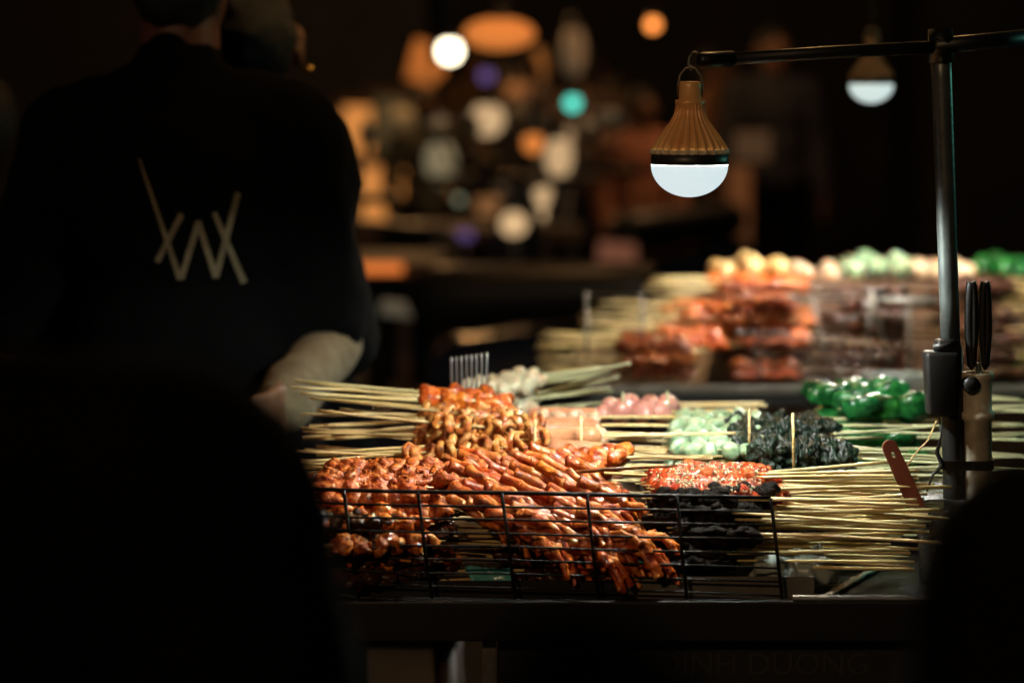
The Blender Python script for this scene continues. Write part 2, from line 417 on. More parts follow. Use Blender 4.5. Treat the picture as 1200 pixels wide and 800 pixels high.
V['ring'] = layout_many(lambda s: ring_me(.0088, .0036, M['ring'], s), 9, .0125, 'squid_ring', rot=.9, jit=.003)
V['chunk'] = layout_many(lambda s: chunk_me(.0125, M['orange'], s, .6), 5, .019, 'meat', rot=1, jit=.003)
V['squid'] = layout_many(lambda s: chunk_me(.011, M['squid'], s, .5), 5, .017, 'squid_piece', rot=1, jit=.003)
V['sausage'] = [[('sausage', capsule_me(.090, .0122, M['sausage'], s, bend=.003 * (s % 3 - 1)), (.010, 0, 0), (s * 1.3, 0, 0), None)] for s in range(5)]
V['pinkball'] = layout_many(lambda s: chunk_me(.0128, M['pinkball'], s, .12), 4, .0235, 'meat_ball', rot=1, jit=.0008)
V['peach'] = layout_many(lambda s: chunk_me(.0115, M['peach'], s, .15), 5, .021, 'fish_ball', rot=1, jit=.0012)
V['paleg'] = layout_many(lambda s: chunk_me(.0124, M['paleg'], s, .38), 5, .0215, 'fish_ball', rot=1, jit=.0015)
V['leaf'] = layout_many(lambda s: roll_me(.041, .0172, M['leaf'], s), 3, .0395, 'leaf_roll', rot=.08, jit=.001, start=.002)
V['green'] = layout_many(lambda s: pepper_me(.046, .0155, M['green'], s), 3, .034, 'green_pepper', rot=.35, jit=.002, start=.002)
V['tofu'] = layout_many(lambda s: chunk_me(.022, M['tofu'], s, .25), 3, .036, 'tofu_piece', rot=.4)
V['fargreen'] = layout_many(lambda s: chunk_me(.021, M['green'], s, .3), 3, .036, 'green_piece', rot=.4)
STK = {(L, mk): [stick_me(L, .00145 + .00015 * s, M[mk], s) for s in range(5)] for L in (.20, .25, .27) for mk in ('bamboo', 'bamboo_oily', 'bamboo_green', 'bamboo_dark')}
ORD = ['first', 'second', 'third', 'fourth', 'fifth', 'sixth', 'seventh', 'eighth', 'ninth', 'tenth', 'eleventh', 'twelfth', 'thirteenth', 'fourteenth']
NSK = [0]
def skewer(kind, loc, yaw, pitch, label, group, stick='bamboo', L=.25, cat='skewer', name='meat_skewer', roll=None, scale=1):
    t = thing(name, label, cat, loc, 0, group)
    t.rotation_mode = 'QUATERNION'
    ro = rnd.uniform(-.5, .5) if roll is None else roll
    t.rotation_quaternion = Quaternion((0, 0, 1), yaw) @ Quaternion((0, 1, 0), pitch) @ Quaternion((1, 0, 0), ro)
    t.scale = (scale,) * 3
    put('stick', rnd.choice(STK[(L, stick)]), t)
    for (nm, me, l, r, s) in rnd.choice(V[kind]):
        o = put(nm, me, t, l)
        if r: o.rotation_euler = r
        if nm == 'sesame': o['kind'] = 'stuff'
    NSK[0] += 1
    return t
def pile(kind, desc, where, group, xtip, y0, y1, z0, z1, rows, layers, d=1, slope=0, stick='bamboo', L=.25,
         yaw=(0, .06), pitch=(.0, .03), xj=.012, kinds=None, name='meat_skewer', sag=0, taper=0, xs=0, fan=0):
    """layers stacked from z0 to z1; rows from y0 (front) to y1; slope moves the front edge of higher layers back"""
    for k in range(layers):
        f = k / max(1, layers - 1)
        z = z0 + (z1 - z0) * f
        ya = y0 + slope * f; yb = y1
        nr = max(2, round(rows * (1 - taper * f)))
        for j in range(nr):
            g = j / (nr - 1)
            y = ya + (yb - ya) * g + rnd.uniform(-.004, .004)
            zz = z + rnd.uniform(-.003, .003) + sag * math.sin(PI * g)
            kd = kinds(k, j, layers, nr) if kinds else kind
            up = layers - 1 - k
            lay = 'top layer' if up == 0 else f'{ORD[up]} layer down'
            lab = f'{desc[kd] if isinstance(desc, dict) else desc}, {ORD[min(j, 13)]} from front, {lay}, {where}'
            base = 0 if d > 0 else PI
            yw = base + yaw[0] * 1 + rnd.gauss(0, yaw[1]) + fan * (g - .5)
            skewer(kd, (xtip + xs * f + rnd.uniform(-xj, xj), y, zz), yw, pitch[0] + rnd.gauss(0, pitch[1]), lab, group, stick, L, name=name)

# J right front pile: sesame glazed on top, shade painted black underneath
pile('sesame', {'sesame': 'red glazed skewer with sesame', 'black': 'glazed skewer painted black for shade', 'red': 'dark red glazed skewer'}, 'right front pile',
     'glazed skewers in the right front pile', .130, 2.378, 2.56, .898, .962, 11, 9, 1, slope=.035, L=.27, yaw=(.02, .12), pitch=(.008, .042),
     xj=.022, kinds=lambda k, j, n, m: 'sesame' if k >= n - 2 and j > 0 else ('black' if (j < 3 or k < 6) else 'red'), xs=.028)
# loose sticks crossing on top of J
# A left front pile
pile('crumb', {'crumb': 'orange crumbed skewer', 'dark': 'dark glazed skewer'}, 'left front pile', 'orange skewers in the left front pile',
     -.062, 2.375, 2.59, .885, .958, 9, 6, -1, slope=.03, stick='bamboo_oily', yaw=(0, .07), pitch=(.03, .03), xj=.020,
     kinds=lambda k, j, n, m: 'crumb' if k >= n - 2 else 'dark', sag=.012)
# B rings
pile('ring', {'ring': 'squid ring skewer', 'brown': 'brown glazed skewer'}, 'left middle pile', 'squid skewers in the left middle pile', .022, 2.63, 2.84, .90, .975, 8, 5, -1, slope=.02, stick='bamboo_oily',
     yaw=(0, .14), pitch=(.0, .06), xj=.028, fan=-.25, kinds=lambda k, j, n, m: 'ring' if k >= n - 3 else 'brown', sag=.012, name='squid_skewer')
pile('chunk', 'chunky orange skewer', 'left rear pile', 'orange chunk skewers at the left rear', .000, 2.80, 2.855, .985, 1.000, 3, 2, -1,
     stick='bamboo', yaw=(.02, .10), pitch=(-.05, .05), xj=.018)
# C pale squid, sticks away to the right
pile('squid', 'pale squid skewer', 'rear pile', 'pale squid skewers at the rear', -.055, 2.97, 3.06, .935, .99, 5, 3, 1, stick='bamboo_green', L=.20,
     yaw=(.42, .12), pitch=(-.10, .04), xj=.012, name='squid_skewer')
# D sausages and peach balls
pile('sausage', {'sausage': 'pale pink sausage skewer', 'peach': 'peach fish ball skewer'}, 'middle pile', 'sausage and ball skewers in the middle pile', .016, 2.635, 2.89, .905, .972, 7, 4, 1, slope=.02, stick='bamboo',
     yaw=(0, .10), pitch=(.015, .03), xj=.016, kinds=lambda k, j, n, m: 'peach' if (j + k) % 3 == 2 else 'sausage', name='sausage_skewer')
# E pink balls
for i, (px, py, Y, yw) in enumerate([(695, 484, 2.90, .02), (704, 474, 2.95, -.04), (712, 480, 2.99, .05)]):
    skewer('pinkball', at(px, py, Y), yw, -.02, f'pink meat ball skewer, {ORD[i]} from front behind the sausages', 'pink meat ball skewers', 'bamboo', .20 if i else .20, name='meatball_skewer')
# G pale green
pile('paleg', 'pale green fish ball skewer', 'centre rear pile', 'pale green fish ball skewers', .186, 2.60, 2.90, .90, .972, 9, 4, 1, slope=.02, stick='bamboo_green',
     yaw=(0, .06), pitch=(.01, .02), xj=.012, name='fish_ball_skewer')
# H dark leaf rolls
pile('leaf', 'dark leaf roll skewer', 'right middle pile', 'leaf roll skewers', .248, 2.58, 2.80, .885, .975, 6, 4, 1, slope=.02, stick='bamboo_green', L=.27,
     yaw=(0, .06), pitch=(.02, .035), xj=.010, taper=.2, name='leaf_roll_skewer')
# I green peppers
pile('green', 'bright green pepper skewer', 'right rear pile', 'green pepper skewers', .378, 2.82, 3.04, .90, .990, 6, 4, 1, slope=.03, stick='bamboo_green', L=.27,
     yaw=(0, .11), pitch=(.03, .035), xj=.010, taper=.2, name='pepper_skewer')
# F chicken feet draped over the front
feet = [foot_meshes(s, M['foot']) for s in range(8)]
nf = 0
for k in range(120):
    u = rnd.random(); v = (k + .5) / 120
    # v: 0 back top, 1 front low
    y = 2.545 - .165 * math.sin(min(1, v * 1.55) * PI / 2) + .035 * max(0, v - .6) / .4; z = .978 - .078 * v ** 1.2
    x = -.080 + .140 * u + .028 * v
    if (v > .45 and u < .42 - .25 * (1 - v)) or (v > .78 and u < .6) or v > .90: continue
    o = put('chicken_foot', rnd.choice(feet), None, (x, y, z + rnd.uniform(0, .010)))
    d = Vector((.82 + rnd.gauss(0, .08), (-.36 + .30 * v) + rnd.gauss(0, .10), (-.50 + .16 * v) + rnd.gauss(0, .08))).normalized()
    q = d.to_track_quat('X', 'Z') @ Quaternion((1, 0, 0), rnd.uniform(-.7, .7))
    o.rotation_mode = 'QUATERNION'; o.rotation_quaternion = q
    s = rnd.uniform(.85, 1.2); o.scale = (s, s, s)
    dep = 'on the crest' if v < .3 else ('half way down the front' if v < .65 else 'low behind the wires')
    side = ['at the left end', 'left of the middle', 'right of the middle', 'at the right end'][min(3, int(u * 4))]
    tag(o, f'glossy chicken foot {dep}, {side}, {ORD[k % 12]} counted downward', 'chicken foot', 'chicken feet heaped behind the wire rack')
# dark glazed skewers under the feet & chunks on top behind
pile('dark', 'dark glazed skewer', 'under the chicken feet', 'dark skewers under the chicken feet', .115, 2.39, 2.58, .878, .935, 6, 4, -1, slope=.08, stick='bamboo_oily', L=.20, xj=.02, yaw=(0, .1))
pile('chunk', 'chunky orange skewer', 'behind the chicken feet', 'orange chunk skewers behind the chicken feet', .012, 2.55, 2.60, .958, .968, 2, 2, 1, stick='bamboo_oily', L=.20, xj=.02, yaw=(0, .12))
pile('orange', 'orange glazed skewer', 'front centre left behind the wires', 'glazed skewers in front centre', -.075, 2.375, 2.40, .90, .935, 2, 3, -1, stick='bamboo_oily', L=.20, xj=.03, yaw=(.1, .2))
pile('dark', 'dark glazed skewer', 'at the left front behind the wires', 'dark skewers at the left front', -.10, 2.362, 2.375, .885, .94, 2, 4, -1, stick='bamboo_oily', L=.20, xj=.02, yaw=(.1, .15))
# skewer lying across the feet with a long stick to the right
bm = bmesh.new(); tube(bm, [at(640, 556, 2.47), at(720, 549, 2.49), at(792, 546, 2.50)], [.0022, .0019, .0010], 7)
tag(obj('charred_stick', bm, M['darkbrown']), 'charred dark stick lying across the top of the chicken feet', 'stick')

# loose upright sticks
def upright(px, py0, py1, Y, m, lab):
    a = at(px, py0, Y); b = at(px + rnd.uniform(-2, 2), py1 + 18, Y)
    bm = bmesh.new(); tube(bm, [a, (a + b) / 2, b], .0016, 7)
    tag(obj('bamboo_stick', bm, M[m]), lab, 'stick', 'bamboo sticks standing upright in the piles')
upright(627, 491, 535, 2.66, 'bamboo', 'upright bamboo stick before the sausages, leftmost of the pair')
upright(681, 487, 532, 2.66, 'bamboo', 'upright bamboo stick before the sausages, right one of the pair')
upright(730, 459, 482, 2.94, 'bamboo_green', 'upright bamboo stick left among the pink meat balls')
upright(782, 458, 485, 2.90, 'bamboo_green', 'upright bamboo stick at the right end of the pink meat balls')
upright(878, 479, 525, 2.60, 'bamboo_oily', 'upright bamboo stick in front of the dark leaf rolls, left one')
upright(929, 484, 545, 2.56, 'bamboo_oily', 'upright bamboo stick behind the sesame skewers, right one')

# ------------------------------------------------------------------ cart
TZ = .862
cart = thing('food_cart', 'black night market cart carrying all the skewers, dark printed front panel', 'cart', (0, 2.7, 0))
def crt(name, bm, m, smooth=False):
    return rel(cart, obj(name, bm, m, cart, smooth))
bm = bmesh.new(); box(bm, (-.52, 2.34, TZ - .03), (.62, 3.16, TZ), .004); crt('table_top', bm, M['table'])
bm = bmesh.new(); box(bm, (-.52, 2.325, TZ - .034), (.62, 2.338, TZ + .006), .002); crt('front_edge', bm, M['rod'])
bm = bmesh.new(); tube(bm, [(.275, 2.330, TZ + .008), (.62, 2.330, TZ + .008)], .0035, 8); crt('edge_trim', bm, M['steel'])
fx = at(583, 750, 2.36).x
bm = bmesh.new(); box(bm, (fx, 2.352, .22), (.60, 2.372, TZ - .035), .003); crt('front_panel', bm, M['panel'])
bm = bmesh.new(); box(bm, (fx - .015, 2.346, .0), (fx - .001, 2.362, TZ - .036), .001); crt('leg', bm, M['steel_dull'])
for x, y in ((-.49, 2.37), (-.49, 3.12), (.59, 3.12), (.59, 2.40)):
    bm = bmesh.new(); box(bm, (x - .015, y - .015, 0), (x + .015, y + .015, TZ - .032), .002); crt('leg', bm, M['rod'])
def text(body, size, loc, parent, m):
    cu = bpy.data.curves.new('lettering', 'FONT'); cu.body = body; cu.size = size; cu.extrude = .0004
    cu.materials.append(m); o = bpy.data.objects.new('lettering', cu); C.objects.link(o)
    o.rotation_euler = (PI / 2, 0, 0); o.location = loc; bpy.context.view_layer.update(); me = bpy.data.meshes.new_from_object(o.evaluated_get(bpy.context.evaluated_depsgraph_get())); bpy.data.objects.remove(o)
    o = put('lettering', me, parent); o.rotation_euler = (PI / 2, 0, 0); o.location = loc; rel(parent, o); return o
p = at(770, 790, 2.351); text('DINH DUONG', .032, (p.x, 2.3512, p.z), cart, M['print'])
p = at(930, 796, 2.351); text('LẨU NẤM', .030, (p.x + .02, 2.3512, p.z), cart, M['print']) if False else None
bm = bmesh.new(); c = at(668, 772, 2.351)
for a0 in range(0, 40):
    if 9 < a0 < 15: continue
    a = a0 / 40 * 2 * PI; a2 = (a0 + 1) / 40 * 2 * PI
    r = .021
    tube(bm, [(c.x + r * math.cos(a), 2.351, c.z + r * math.sin(a)), (c.x + r * math.cos(a2), 2.351, c.z + r * math.sin(a2))], .0011, 6)
tube(bm, [(c.x - .008, 2.351, c.z + .030), (c.x - .002, 2.351, c.z + .016), (c.x + .001, 2.351, c.z + .004)], [.0006, .0025, .0012], 6)
tube(bm, [(c.x + .002, 2.351, c.z + .022), (c.x + .008, 2.351, c.z + .013), (c.x + .006, 2.351, c.z + .003)], [.0006, .0030, .0012], 6)
tube(bm, [(c.x - .012, 2.351, c.z - .004), (c.x, 2.351, c.z - .008), (c.x + .012, 2.351, c.z - .004)], .0016, 6)
crt('emblem', bm, M['print'])

# trays
def tray(x0, x1, y0, y1, lab, m='steel_dull', h=.018):
    bm = bmesh.new(); t = .0015
    z = TZ + .001
    box(bm, (x0, y0, z), (x1, y1, z + t))
    box(bm, (x0, y0, z + t), (x1, y0 + t, z + h)); box(bm, (x0, y1 - t, z + t), (x1, y1, z + h))
    box(bm, (x0, y0 + t, z + t), (x0 + t, y1 - t, z + h)); box(bm, (x1 - t, y0 + t, z + t), (x1, y1 - t, z + h))
    tag(obj('serving_tray', bm, M[m], None, False), lab, 'tray', 'flat trays under the piles')
tray(-.30, .115, 2.362, 2.61, 'dark metal tray under the chicken feet and orange crumbed skewers', 'rod')
tray(.125, .30, 2.362, 2.57, 'grey plastic tray under the sesame and shade-black skewers', 'whiteplastic', .022)
tray(-.28, .16, 2.615, 3.10, 'dark metal tray under the squid rings and sausages', 'rod')
tray(.165, .56, 2.60, 3.10, 'dark metal tray under the leaf rolls and green peppers', 'rod')

# wire rack
rack = thing('wire_rack', 'black wire rack guarding the front of the cart', 'rack', (0, 2.35, TZ + .002))
def rk(name, pts, r=.0016):
    bm = bmesh.new(); tube(bm, pts, r, 8); rel(rack, obj(name, bm, M['wire'], rack))
YR = 2.348
tops = [(358, 572), (403, 574), (490, 576), (588, 577), (688, 579), (793, 581), (903, 583)]
bots = [(366, 690), (420, 700), (507, 702), (604, 704), (703, 707), (806, 710), (918, 714)]
rk('top_rail', [at(x, y, YR) for x, y in tops], .0021)
for i in range(7):
    g0 = at(*tops[i], YR); g1 = at(*bots[i], YR)
    rk('upright_wire', [g0 + Vector((0, -.002, 0)), g0.lerp(g1, .5) + Vector((rnd.uniform(-.001, .001), -.002, 0)), g1 + Vector((0, -.002, 0))], .0018)
for k in range(1, 9):
    f = k / 8
    rk('cross_wire', [at(t[0] + (b[0] - t[0]) * f, t[1] + (b[1] - t[1]) * f + rnd.uniform(-.7, .7), YR) for t, b in zip(tops, bots)], .0012 if k < 8 else .002)
for i in (0, 6):
    g0 = at(*tops[i], YR); rk('side_rail', [g0, g0 + Vector((.0, .12, -.005)), g0 + Vector((.0, .22, -.05)), g0 + Vector((0, .24, -.10))], .0015) if i == 0 else None

# loose aluminium strip and items on the right of the table
a = at(962, 716, 2.345); b = at(1062, 652, 2.60); a.z = b.z = TZ + .004
bm = bmesh.new(); tube(bm, lin(a, b, 40), [.0042 + .0010 * math.sin(i * 2.3) for i in range(40)], 8, flat=.6); lumpy(bm, .0022, 160, 3)
tag(obj('metal_strip', bm, M['foil']), 'crinkled bright metal strip slanting over the black table', 'metal strip')
# plastic bag
def crumple(name, c, r3, m, seed, lab, cat, grp=None):
    bm = bmesh.new(); blob(bm, c, r3, 4)
    lumpy(bm, min(r3) * .7, 38, seed, min(r3) * .35, 120)
    for v in bm.verts: v.co.z = max(v.co.z, TZ + .0045)
    return tag(obj(name, bm, m), lab, cat, grp)
p = at(948, 690, 2.40); crumple('plastic_bag', (p.x, 2.41, TZ + .020), (.028, .03, .020), M['bag'], 4, 'crumpled translucent bag beside the right rack post', 'plastic bag')
p = at(905, 700, 2.40); crumple('plastic_bag', (p.x, 2.385, TZ + .022), (.026, .015, .018), M['bag'], 9, 'crumpled bag behind the rack under the stick bundle', 'plastic bag')
p = at(575, 684, 2.37)
bm = bmesh.new(); bmesh.ops.create_grid(bm, x_segments=14, y_segments=14, size=.5)
for v in bm.verts:
    x, y = v.co.x, v.co.y; k = nz((x * 3, y * 3, 1), 1, 2)
    v.co = Vector((p.x + x * .042 * (1 + .3 * k), 2.372 + y * .016 + k * .004, p.z + y * .030 + .003 * nz((x * 8, y * 8, 0), 1, 3)))
bmesh.ops.solidify(bm, geom=bm.faces[:], thickness=.0008)
tag(obj('plastic_scrap', bm, M['tealbag']), 'teal plastic wrapper low behind the wires under the chicken feet', 'wrapper', 'teal wrappers behind the rack')
p = at(746, 656, 2.37)
bm = bmesh.new(); blob(bm, p, (.0095, .004, .0065), 3); lumpy(bm, .004, 120, 8, .001, 400)
tag(obj('plastic_scrap', bm, M['tealbag']), 'small folded teal wrapper beside the shade-black skewers', 'wrapper', 'teal wrappers behind the rack')

# steel comb
t = thing('steel_comb', 'upright steel comb of eight rods behind the orange chunks', 'utensil', at(550, 520, 2.87))
for i in range(8):
    a = at(529 + i * 5.9, 421 - i * .8, 2.87); b = at(531 + i * 5.6, 540, 2.87); c2 = a + Vector((0, .006, 0))
    bm = bmesh.new(); tube(bm, [b, b.lerp(a, .5), a - Vector((0, 0, .004)), a, a + Vector((0, .004, .001))], [.0014, .0014, .0014, .0020, .0016], 8)
    rel(t, obj('tine', bm, M['steel'], t))

# pole, rod
PY = 2.50
ptop = at(1102, 40, PY); pbot = at(1119, 600, PY); dd = (pbot - ptop).normalized(); pend = ptop + dd * ((TZ + .001 - ptop.z) / dd.z)
pole = thing('lamp_stand', 'grey steel pole with a black rod across its top, holding up the bulb', 'lamp stand', pend)
def pl(name, bm, m, smooth=True): return rel(pole, obj(name, bm, m, pole, smooth))
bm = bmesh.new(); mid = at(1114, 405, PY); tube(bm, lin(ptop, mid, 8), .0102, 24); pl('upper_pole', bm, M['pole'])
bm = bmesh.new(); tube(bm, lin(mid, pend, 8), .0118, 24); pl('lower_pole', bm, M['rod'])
bm = bmesh.new(); tube(bm, [at(1094, 55, PY - .01), at(1230, 41, PY + .06)], .0085, 20); tube(bm, [at(1102, 34, PY), at(1103, 74, PY)], .0128, 20); pl('tee_joint', bm, M['blackp'])
bm = bmesh.new(); rb = [at(858, 69, 2.46), at(980, 61, 2.48), at(1098, 55, 2.495)]; tube(bm, rb, .0066, 20); pl('rod', bm, M['rod'])
bm = bmesh.new(); tube(bm, [at(818, 71, 2.45), at(822, 71, 2.451), at(859, 69, 2.46)], [.006, .0080, .0080], 20); pl('rod_cap', bm, M['blackp'])
bm = bmesh.new(); h = b1 + Vector((0, 0, .0985)); e = at(817, 66, 2.45)
tube(bm, [h + Vector((.001, 0, -.004)), h + Vector((-.002, 0, .003)), h + Vector((-.001, 0, .010)), h + Vector((.003, 0, .015)), e + Vector((.001, 0, .003))], .0011, 7); pl('wire_hook', bm, M['steel_dull'])
# clamp
bm = bmesh.new(); q0 = at(1103, 445, PY - .012)
box(bm, q0 + Vector((-.0185, -.014, -.036)), q0 + Vector((.0165, .016, .030)), .004)
for v in bm.verts:
    f = (v.co.z - (q0.z - .036)) / .066; v.co.x = q0.x + (v.co.x - q0.x) * (.75 + .25 * f)
box(bm, q0 + Vector((-.006, -.010, .0305)), q0 + Vector((.018, .016, .042)), .003)
tube(bm, [q0 + Vector((-.010, -.006, .034)), q0 + Vector((.014, -.008, .040))], .004, 10)
pl('clamp', bm, M['blackp'])
kn = at(1138, 450, PY - .022); bm = bmesh.new(); tube(bm, [kn + Vector((0, -.006, 0)), kn + Vector((0, -.004, 0)), kn + Vector((0, .01, 0))], [.006, .0085, .0085], 18); pl('knob', bm, M['blackp'])
# cable
bm = bmesh.new(); tube(bm, [at(1098, 492, 2.48), at(1088, 515, 2.475), at(1072, 532, 2.47), at(1063, 546, 2.47)], .0010, 6)
tag(obj('twisted_cord', bm, M['bamboo_oily']), 'pale twisted cord hanging from the black clamp toward the spatula', 'cord')
bm = bmesh.new(); tube(bm, [at(1101, 490, 2.485), at(1103, 510, 2.48), at(1098, 530, 2.478), at(1104, 545, 2.478), at(1093, 556, 2.475), at(1086, 575, 2.47)], [.0011, .0011, .0022, .0030, .0014, .0011], 8); lumpy(bm, .001, 200, 2)
tag(obj('black_cord', bm, M['blackp']), 'black knotted cord hanging down along the pole', 'cord')
# pvc pipe
pv = at(1145, 436, PY - .005); pvb = at(1147, 600, PY - .005); pvb = pv + (pvb - pv).normalized() * ((TZ + .001 - pv.z) / (pvb - pv).normalized().z)
pipe = thing('tong_holder', 'stained cream plastic pipe strapped to the pole, holding black tongs', 'holder', pvb)
def pp(name, bm, m): return rel(pipe, obj(name, bm, m, pipe))
bm = bmesh.new(); dv = (pvb - pv); rot = dv.to_track_quat('-Z', 'Y')
L_ = dv.length
prof = [(.0128, 0), (.0168, 0), (.0172, -.002), (.0172, -.006), (.0150, -.009), (.0148, -.040), (.0175, -.042), (.0176, -.048), (.0142, -.050), (.0140, -L_)]
lathe(bm, prof, 32); lathe(bm, [(.0128, 0), (.0120, -.05)], 32)
bmesh.ops.transform(bm, matrix=Matrix.Translation(pv) @ rot.to_matrix().to_4x4(), verts=bm.verts); pp('pipe', bm, M['pvc'])
bm = bmesh.new(); ca = at(1118, 543, PY); cb = at(1147, 543, PY - .005)
ringp = []
for i in range(28):
    a = 2 * PI * i / 28; cc = cb if math.cos(a) > 0 else ca; ringp.append(cc + Vector((math.cos(a) * .0158, math.sin(a) * .0158, 0)))
vs = [[bm.verts.new(p + Vector((0, 0, z))) for p in ringp] for z in (-.005, .005)]
for i in range(28): bm.faces.new((vs[0][i], vs[0][(i + 1) % 28], vs[1][(i + 1) % 28], vs[1][i]))
bmesh.ops.solidify(bm, geom=bm.faces[:], thickness=-.0008)
pp('hose_clamp', bm, M['steel_dull'])
# tongs
tg = thing('tongs', 'black handled tongs standing in the cream pipe', 'tongs', at(1146, 440, 2.495))
for k, (xa, xb) in enumerate([(1131, 1146), (1147, 1162)]):
    bm = bmesh.new(); xm = (xa + xb) / 2; n = 24; pts = []
    for i in range(n + 1):
        a = 2 * PI * i / n
        yy = 380 - math.cos(a) * 49; hw = (xb - xa) / 2 * .42 * (1.0 if yy < 390 else max(.35, 1 - (yy - 390) / 60))
        pts.append(at(xm + math.sin(a) * hw, yy, 2.495 + k * .006))
    tube(bm, pts, .0046, 12); rel(tg, obj('handle', bm, M['blackp'], tg))
bm = bmesh.new(); tube(bm, [at(1146, 425, 2.497), at(1146, 520, 2.497)], [.006, .007], 10, flat=.5); rel(tg, obj('blade', bm, M['steel'], tg))
# spatula handle
cu = bpy.data.curves.new('spatula', 'CURVE'); cu.dimensions = '2D'; cu.fill_mode = 'BOTH'; cu.extrude = .0018; cu.bevel_depth = .0008
def poly(pts):
    s = cu.splines.new('POLY'); s.points.add(len(pts) - 1); s.use_cyclic_u = True
    for i, (x, y) in enumerate(pts): s.points[i].co = (x, y, 0, 1)
out = [(-.0075, -.075), (.0075, -.075)] + [(.0072 * math.cos(a), .0 + .0072 * math.sin(a)) for a in [i * PI / 10 for i in range(11)]]
poly(out); poly([(.0026 * math.cos(-a), -.008 + .0042 * math.sin(-a)) for a in [i * 2 * PI / 14 for i in range(14)]])
cu.materials.append(M['redplastic'])
so = bpy.data.objects.new('tmp', cu); C.objects.link(so); bpy.context.view_layer.update()
me = bpy.data.meshes.new_from_object(so.evaluated_get(bpy.context.evaluated_depsgraph_get())); bpy.data.objects.remove(so)
so = put('spatula', me); so.location = at(1043, 524, 2.43)
so.rotation_euler = (Matrix.Rotation(R(-24), 3, 'Y') @ Matrix.Rotation(R(82), 3, 'X')).to_euler()
tag(so, 'red brown plastic spatula handle with a hanging hole, stuck among the sticks', 'spatula')
# glass tumbler
g = at(1111, 640, 2.44); bm = bmesh.new()
prof = []
for i in range(41):
    f = i / 40; prof.append((.0285 + .0045 * f + .0006 * math.sin(f * 2 * PI * 17), TZ + .002 + .080 * f))
inner = [(r - .0022, z) for r, z in prof[::-1][:-2]]
lathe(bm, [(.0005, TZ + .002)] + prof + inner + [(.0005, TZ + .008)], 48, axis_at=(g.x, 2.44, 0))
tag(obj('glass_tumbler', bm, M['glass']), 'ribbed glass tumbler at the foot of the pole', 'tumbler')

# ------------------------------------------------------------------ rear stall
st = thing('market_stall', 'dark rear stall table with a metal edge carrying blurred skewers', 'stall', (.6, 4.25, 0))
Z2 = .872
def sp(name, bm, m, smooth=False): return rel(st, obj(name, bm, m, st, smooth))
bm = bmesh.new(); box(bm, (.12, 3.96, Z2 - .03), (1.5, 4.75, Z2), .004); sp('table_top', bm, M['table'])
bm = bmesh.new(); box(bm, (.12, 3.947, Z2 - .006), (1.5, 3.957, Z2 + .006), .001); sp('metal_edge', bm, M['steel_dull'])
for x, y in ((.15, 4.0), (1.46, 4.0), (.15, 4.7), (1.46, 4.7)):
    bm = bmesh.new(); box(bm, (x - .02, y - .02, 0), (x + .02, y + .02, Z2 - .032)); sp('leg', bm, M['rod'])
bm = bmesh.new(); tube(bm, [(1.2, 4.72, Z2), (1.2, 4.72, 2.1), (b2.x, b2.y, 2.12)], .012, 12); sp('lamp_arm', bm, M['rod'])
bm = bmesh.new(); tube(bm, [b2 + Vector((0, 0, .098)), b2 + Vector((.002, 0, .3)), Vector((b2.x, b2.y, 2.119))], .002, 6); sp('lamp_cord', bm, M['rod'])
rk2 = thing('wire_rack', 'blurred metal rack frame around the rear stall skewers', 'rack', (.6, 4.0, Z2))
def r2(a, b, r=.0024, name='rack_post'):
    bm = bmesh.new(); tube(bm, [a, b], r, 8); rel(rk2, obj(name, bm, M['steel_dull'], rk2))
Y2 = 3.985
r2(at(687, 342, Y2), at(688, 446, Y2)); r2(at(952, 350, Y2), at(977, 452, Y2)); r2(at(1022, 338, Y2), at(1014, 430, Y2)); r2(at(1020, 338, Y2), at(1043, 430, Y2)); r2(at(1065, 352, Y2), at(1065, 440, Y2), .003)
r2(at(752, 345, Y2), at(755, 446, Y2), .0025)
r2(at(1026, 352, Y2), at(1100, 353, Y2), .005, 'rack_rail'); r2(at(687, 345, Y2), at(1100, 350, 4.0), .0016, 'rack_rail')
def pile2(kind, desc, where, group, px, y0, y1, pz0, pz1, rows, layers, d, **kw):
    # pz0/pz1: heights as world z
    pile(kind, desc, where, group, px, y0, y1, pz0, pz1, rows, layers, d, **kw)
X = lambda px, Y: at(px, 400, Y).x
pile2('brown', 'brown glazed skewer', 'left end of rear stall', 'brown skewers on the rear stall', X(812, 4.03), 3.99, 4.10, .895, .948, 4, 5, -1, stick='bamboo', L=.25, yaw=(0, .05), xj=.015)
pile2('orange', 'orange skewer', 'lower slope of rear stall heap', 'orange skewers on the rear stall', X(862, 4.15), 4.02, 4.26, .935, .985, 6, 4, -1, stick='bamboo', L=.25, yaw=(0, .13), pitch=(0, .07), slope=.05, xj=.03, xs=.02)
pile2('orange', 'orange skewer', 'crest of rear stall heap', 'orange skewers on the rear stall', X(925, 4.2), 4.03, 4.30, .935, 1.03, 6, 6, -1, stick='bamboo', L=.25, yaw=(0, .13), pitch=(.02, .06), slope=.10, xj=.03, xs=.03)
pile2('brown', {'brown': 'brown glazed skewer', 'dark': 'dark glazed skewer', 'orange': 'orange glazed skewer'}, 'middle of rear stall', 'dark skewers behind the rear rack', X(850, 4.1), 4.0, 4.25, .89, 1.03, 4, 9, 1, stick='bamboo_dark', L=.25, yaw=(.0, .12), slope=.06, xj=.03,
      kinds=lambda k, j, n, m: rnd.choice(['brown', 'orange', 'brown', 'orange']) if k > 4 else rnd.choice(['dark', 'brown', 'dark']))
pile2('dark', 'dark glazed skewer', 'right middle of rear stall', 'dark skewers at the right of the rear stall', X(975, 4.1), 4.0, 4.16, .89, 1.02, 3, 9, 1, stick='bamboo_dark', L=.27, yaw=(0, .05), slope=.04, xj=.02)
